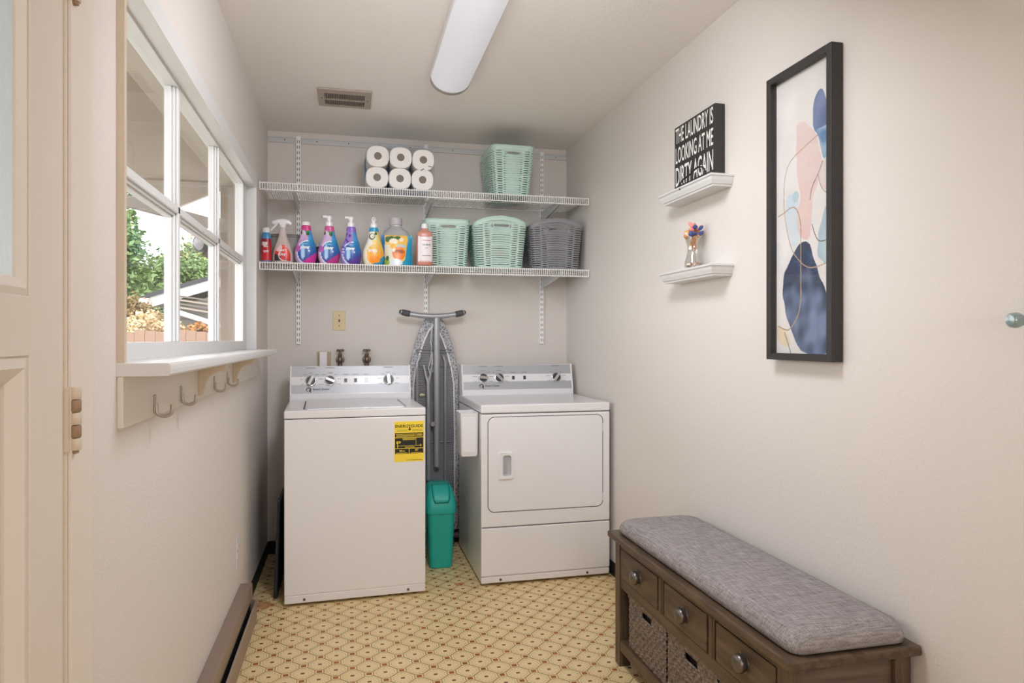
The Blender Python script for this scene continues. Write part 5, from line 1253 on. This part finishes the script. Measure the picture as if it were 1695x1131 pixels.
# dark small bottle peeking between detergent bottles
t = thing('dark_dropper', 'small dark bottle standing behind the gap between the first two blue bottles', 'bottle', (-.166, -.28, D2))
MB().lathe([(0, .001), (.017, .001), (.018, .006), (.018, .095), (.010, .104), (0, .104)], (-.166, -.28, D2), 20).build('body', mat('bottle_navy', RGB(32, 34, 58), .3), t, smooth=True)
MB().lathe([(0, .103), (.010, .103), (.010, .124), (.006, .128), (0, .128)], (-.166, -.28, D2), 16).build('cap', mat('cap_pale', RGB(196, 198, 196), .4), t, smooth=True)

# ================================================================== OUTSIDE THE WINDOW
gr = MB().box(-22, XO - .002, -8, 26, -.35, -.25).build('ground', M_grass); struct(gr)
struct(MB().box(-4.2, XO - .002, -8, 4.5, -.25, -.235).build('added_patio', mat('added_patio_pale', RGB(172, 166, 160), .85, vary=.06, bump=.1)))  # unseen pale slab added to replace green bounce from the grass
struct(MB().box(XO - .022, XO - .0005, YB, DY0 - .02, -.25, 2.9).box(XO - .022, XO - .0005, DY1 + .02, WY0 - .10, -.25, 2.9).box(XO - .022, XO - .0005, DY0 - .02, DY1 + .02, 2.08, 2.9).box(XO - .022, XO - .0005, WY0 - .10, WY1 + .06, -.25, 1.13).box(XO - .022, XO - .0005, WY1 + .06, .12, -.25, 2.9).box(XO - .022, XO - .0005, WY0 - .10, WY1 + .06, 2.02, 2.9).build('wall_outside', M_tan))
struct(MB().box(-.66, XO - .022, -.30, -.20, -.25, 2.10).build('trim_3', M_tan, bevel=.004))
t = thing('porch_roof', 'cream painted porch soffit with a ledger board outside the window', 'porch roof', (-1.6, -2, 2.1))
MB().box(-1.5, XO - .024, -4.6, -.115, 2.100, 2.125).build('soffit_board', M_tan, t)
MB().box(-.650, XO - .024, -4.6, -.31, 2.045, 2.100).build('ledger', M_extlt, t, bevel=.003)
MB().box(-1.5, XO - .024, -4.6, -.08, 2.125, 2.24).build('roof_deck', M_shing, t)
MB().prism([(-1.5, 2.085), (-1.12, 2.085), (-.92, 1.952), (-.662, 2.078), (-.662, 2.125), (-1.5, 2.125)], 'y', -.115, -.08).build('fascia', M_extlt, t)
t = thing('sloped_beam', 'weathered grey beam sloping down beyond the porch outside the window', 'beam', (-1.3, .62, 2.1))
MB().prism([(-2.70, 2.485), (-.70, 1.985), (-.70, 1.913), (-2.70, 2.408)], 'y', .60, .66).build('rafter', M_beamw, t, bevel=.004)
MB().box(-2.70, -2.60, .58, .68, -.25, 2.41).build('post', M_beamw, t)
t = thing('flood_light', 'round black security lamp fixed to the porch post outside the window', 'lamp', (-.70, -.25, 1.72))
def disc(c, d, r, th, mt, name, par, n=24):
    c = Vector(c); d = Vector(d).normalized()
    return MB().tube([tuple(c - d * th / 2), tuple(c - d * th * .35), tuple(c + d * th * .35), tuple(c + d * th / 2)], [r * .8, r, r, r * .93], n).build(name, mt, par, smooth=True)
h_ = disc((-.755, -.27, 1.745), (-.55, -.8, -.15), .047, .035, M_dark, 'lamp_head', t)
disc((-.765, -.286, 1.742), (-.55, -.8, -.15), .034, .008, mat('lamp_lens', RGB(150, 150, 146), .25), 'lens', h_)
disc((-.715, -.24, 1.705), (-.3, -.9, -.3), .034, .05, M_dark, 'motion_sensor', t)
MB().tube([(-.755, -.255, 1.74), (-.715, -.235, 1.72), (-.661, -.25, 1.715)], .011, 8).build('arm', M_dark, t, smooth=True)
MB().box(-.672, -.6605, -.290, -.215, 1.675, 1.755).build('mount', M_dark, t, bevel=.003)
# power lines
for (p0, p1, lab) in (((-9, 9.0, 5.30), (1.0, 12.0, 4.75), 'upper black power line crossing the sky'), ((-9, 9.0, 4.75), (1.0, 12.0, 4.30), 'lower black power line crossing the sky')):
    pts = [(p0[0] + (p1[0] - p0[0]) * i / 16, p0[1] + (p1[1] - p0[1]) * i / 16, p0[2] + (p1[2] - p0[2]) * i / 16 - .25 * (1 - (i / 8 - 1) ** 2)) for i in range(17)]
    tag(MB().tube(pts, .009, 5).build('power_line', M_dark), lab, 'cable', 'power lines')
# neighbouring house with a gable
t = thing('neighbour_house', 'neighbouring pale house with a white gable trim and dark shingles', 'house', (.6, 9, -.25))
sl_ = (2.2196 - 1.927) / (-2.2458 + 3.1391)
rx, rz = 1.2, 1.927 + sl_ * (1.2 + 3.1391)
ex, ez = -3.1391, 1.927
MB().prism([(-2.85, -.25), (5.2, -.25), (5.2, 1.9), (rx, rz - .22), (-2.85, 1.78)], 'y', 8.30, 12.5).build('wall', M_siding, t)
for k in range(18): MB().box(-2.86, 5.2, 8.285, 8.301, -.2 + k * .105, -.2 + k * .105 + .092).build('siding_board', M_siding, t)
MB().prism([(ex, ez - .165), (rx, rz - .165), (rx, rz), (ex, ez)], 'y', 8.00, 8.06).build('rake_board', M_extwh, t)
MB().prism([(-3.32, ez - .02), (ex, ez), (rx, rz), (rx, rz + .065), (ex - .02, ez + .060), (-3.20, ez + .03)], 'y', 7.96, 12.6).build('roof', M_shing, t)
MB().prism([(ex + .02, ez - .05), (rx, rz - .05), (rx, rz - .005), (ex + .02, ez - .005)], 'y', 8.06, 12.5).build('soffit', M_tan, t)
MB().box(-3.30, ex, 7.96, 12.6, ez - .12, ez - .01).build('gutter', M_extwh, t, bevel=.02)
MB().prism([(-2.75, 1.74), (-1.2, 1.22), (-1.2, 1.14), (-2.75, 1.66)], 'y', 7.90, 7.98).build('carport_fascia', M_extwh, t)
for k in range(4): MB().prism([(-2.75, 1.79 + k * .06), (-1.2, 1.62 + k * .05 - .10 + k * .03), (-1.2, 1.60 + k * .05 - .10 + k * .03), (-2.75, 1.76 + k * .06)], 'y', 7.99, 8.04).build('carport_slat', M_beamw if k % 2 else M_tan, t)
# fence pickets
t = thing('board_fence', 'long cedar board fence across the yard outside the window', 'fence', (-3.3, 6, -.25))
pk = MB().box(-.062, .062, -.01, .01, 0, 1.62); x = -12.0
p0 = None
k = 0
while x < -1.2:
    if p0 is None:
        p0 = pk.build('picket', M_fence, t, world=False); o = p0
    else:
        o = p0.copy(); COL.objects.link(o); o.parent = t
    o.location = (x + 3.3, .003 * (k % 3), -.012 * (k % 4)); x += .1285; k += 1
for z in (.25, 1.25): MB().box(-12.05, -1.2, 6.012, 6.05, z, z + .08).build('fence_rail', M_fence, t)
# trees and shrubs
def foliage(name, lab, cat, blobs, nleaf, size, mt, trunk=None, seed=1, grp=None):
    t = thing(name, lab, cat, (blobs[0][0], blobs[0][1], -.25), 0, grp)
    r_ = random.Random(seed); m = MB(); vs = []; fs = []
    tot = sum(b[3] ** 2 for b in blobs)
    for (bx_, by_, bz, br) in blobs:
        for _ in range(int(nleaf * br * br / tot)):
            d = Vector((r_.gauss(0, 1), r_.gauss(0, 1), r_.gauss(0, 1))).normalized() * br * (r_.random() ** .35) * (1 + .25 * r_.gauss(0, 1) * .5)
            c = Vector((bx_, by_, bz)) + d
            a = Vector((r_.gauss(0, 1), r_.gauss(0, 1), r_.gauss(0, .6))).normalized(); b_ = a.cross(Vector((r_.gauss(0, 1), r_.gauss(0, 1), r_.gauss(0, 1)))).normalized()
            s = size * r_.uniform(.6, 1.3); k = len(vs)
            vs += [tuple(c - a * s), tuple(c + b_ * s * .5), tuple(c + a * s), tuple(c - b_ * s * .5)]; fs.append((k, k + 1, k + 2, k + 3))
    tag(m.add(vs, fs).build('leaves', mt, t, fixn=False), kind='stuff')
    tr_ = MB()
    bx_, by_, bz, br = blobs[0]
    tr_.tube([(bx_, by_, -.25), (bx_ + .05, by_, bz * .5), (bx_, by_, bz + br * .4)], [trunk or .12, (trunk or .12) * .8, (trunk or .12) * .3], 8)
    for q in blobs[1:4]: tr_.tube([(bx_, by_, max(.3, bz - br * .3)), (q[0], q[1], q[2])], [(trunk or .12) * .5, .02], 6)
    tr_.build('trunk', M_bark, t, smooth=True)
    return t
foliage('leafy_tree', 'tall feathery green tree at the left of the window view', 'tree', [(-5.35, 12.0, 3.3, 1.0), (-5.2, 12.0, 4.4, .75), (-5.0, 11.8, 3.7, .55), (-5.2, 12.2, 2.3, 1.0), (-4.75, 11.9, 3.1, .50)], 16000, .07, M_leaf1, .14, 3)
foliage('round_tree', 'dense green tree behind the neighbouring roof, in the left pane', 'tree', [(-5.2, 15.9, 2.25, 1.0), (-4.65, 16.0, 2.85, .78), (-4.15, 16.1, 2.6, .9)], 15000, .07, M_leaf1, .14, 4)
foliage('olive_tree', 'yellow-green tree above the neighbouring roof, in the middle pane', 'tree', [(-4.2, 20.0, 3.4, 1.25), (-3.6, 20.2, 4.0, 1.1), (-4.75, 20.0, 3.3, 1.1), (-2.8, 20.5, 3.6, 1.3)], 16000, .09, M_leaf2, .15, 5)
foliage('rust_shrub', 'bushy shrub with rust tinted leaves beyond the fence', 'shrub', [(-3.35, 7.0, 1.55, .42), (-3.05, 7.1, 1.50, .34), (-3.6, 7.0, 1.75, .40), (-2.85, 7.0, 1.35, .28)], 5000, .038, M_leaf3, .05, 6)
foliage('blossom_shrub', 'cream flowering shrub rising behind the fence', 'shrub', [(-2.85, 6.35, 1.35, .26), (-2.55, 6.35, 1.32, .20), (-2.72, 6.35, 1.52, .14), (-2.40, 6.35, 1.36, .16)], 1900, .030, M_leaf4, .03, 7)
foliage('potted_bloom', 'small orange flowering bush by the fence in the middle pane', 'shrub', [(-2.08, 6.30, 1.36, .13), (-1.95, 6.30, 1.33, .12)], 500, .035, mat('bloom_gold', RGB(170, 120, 66), .7, vary=.4, vscale=14), .03, 8)
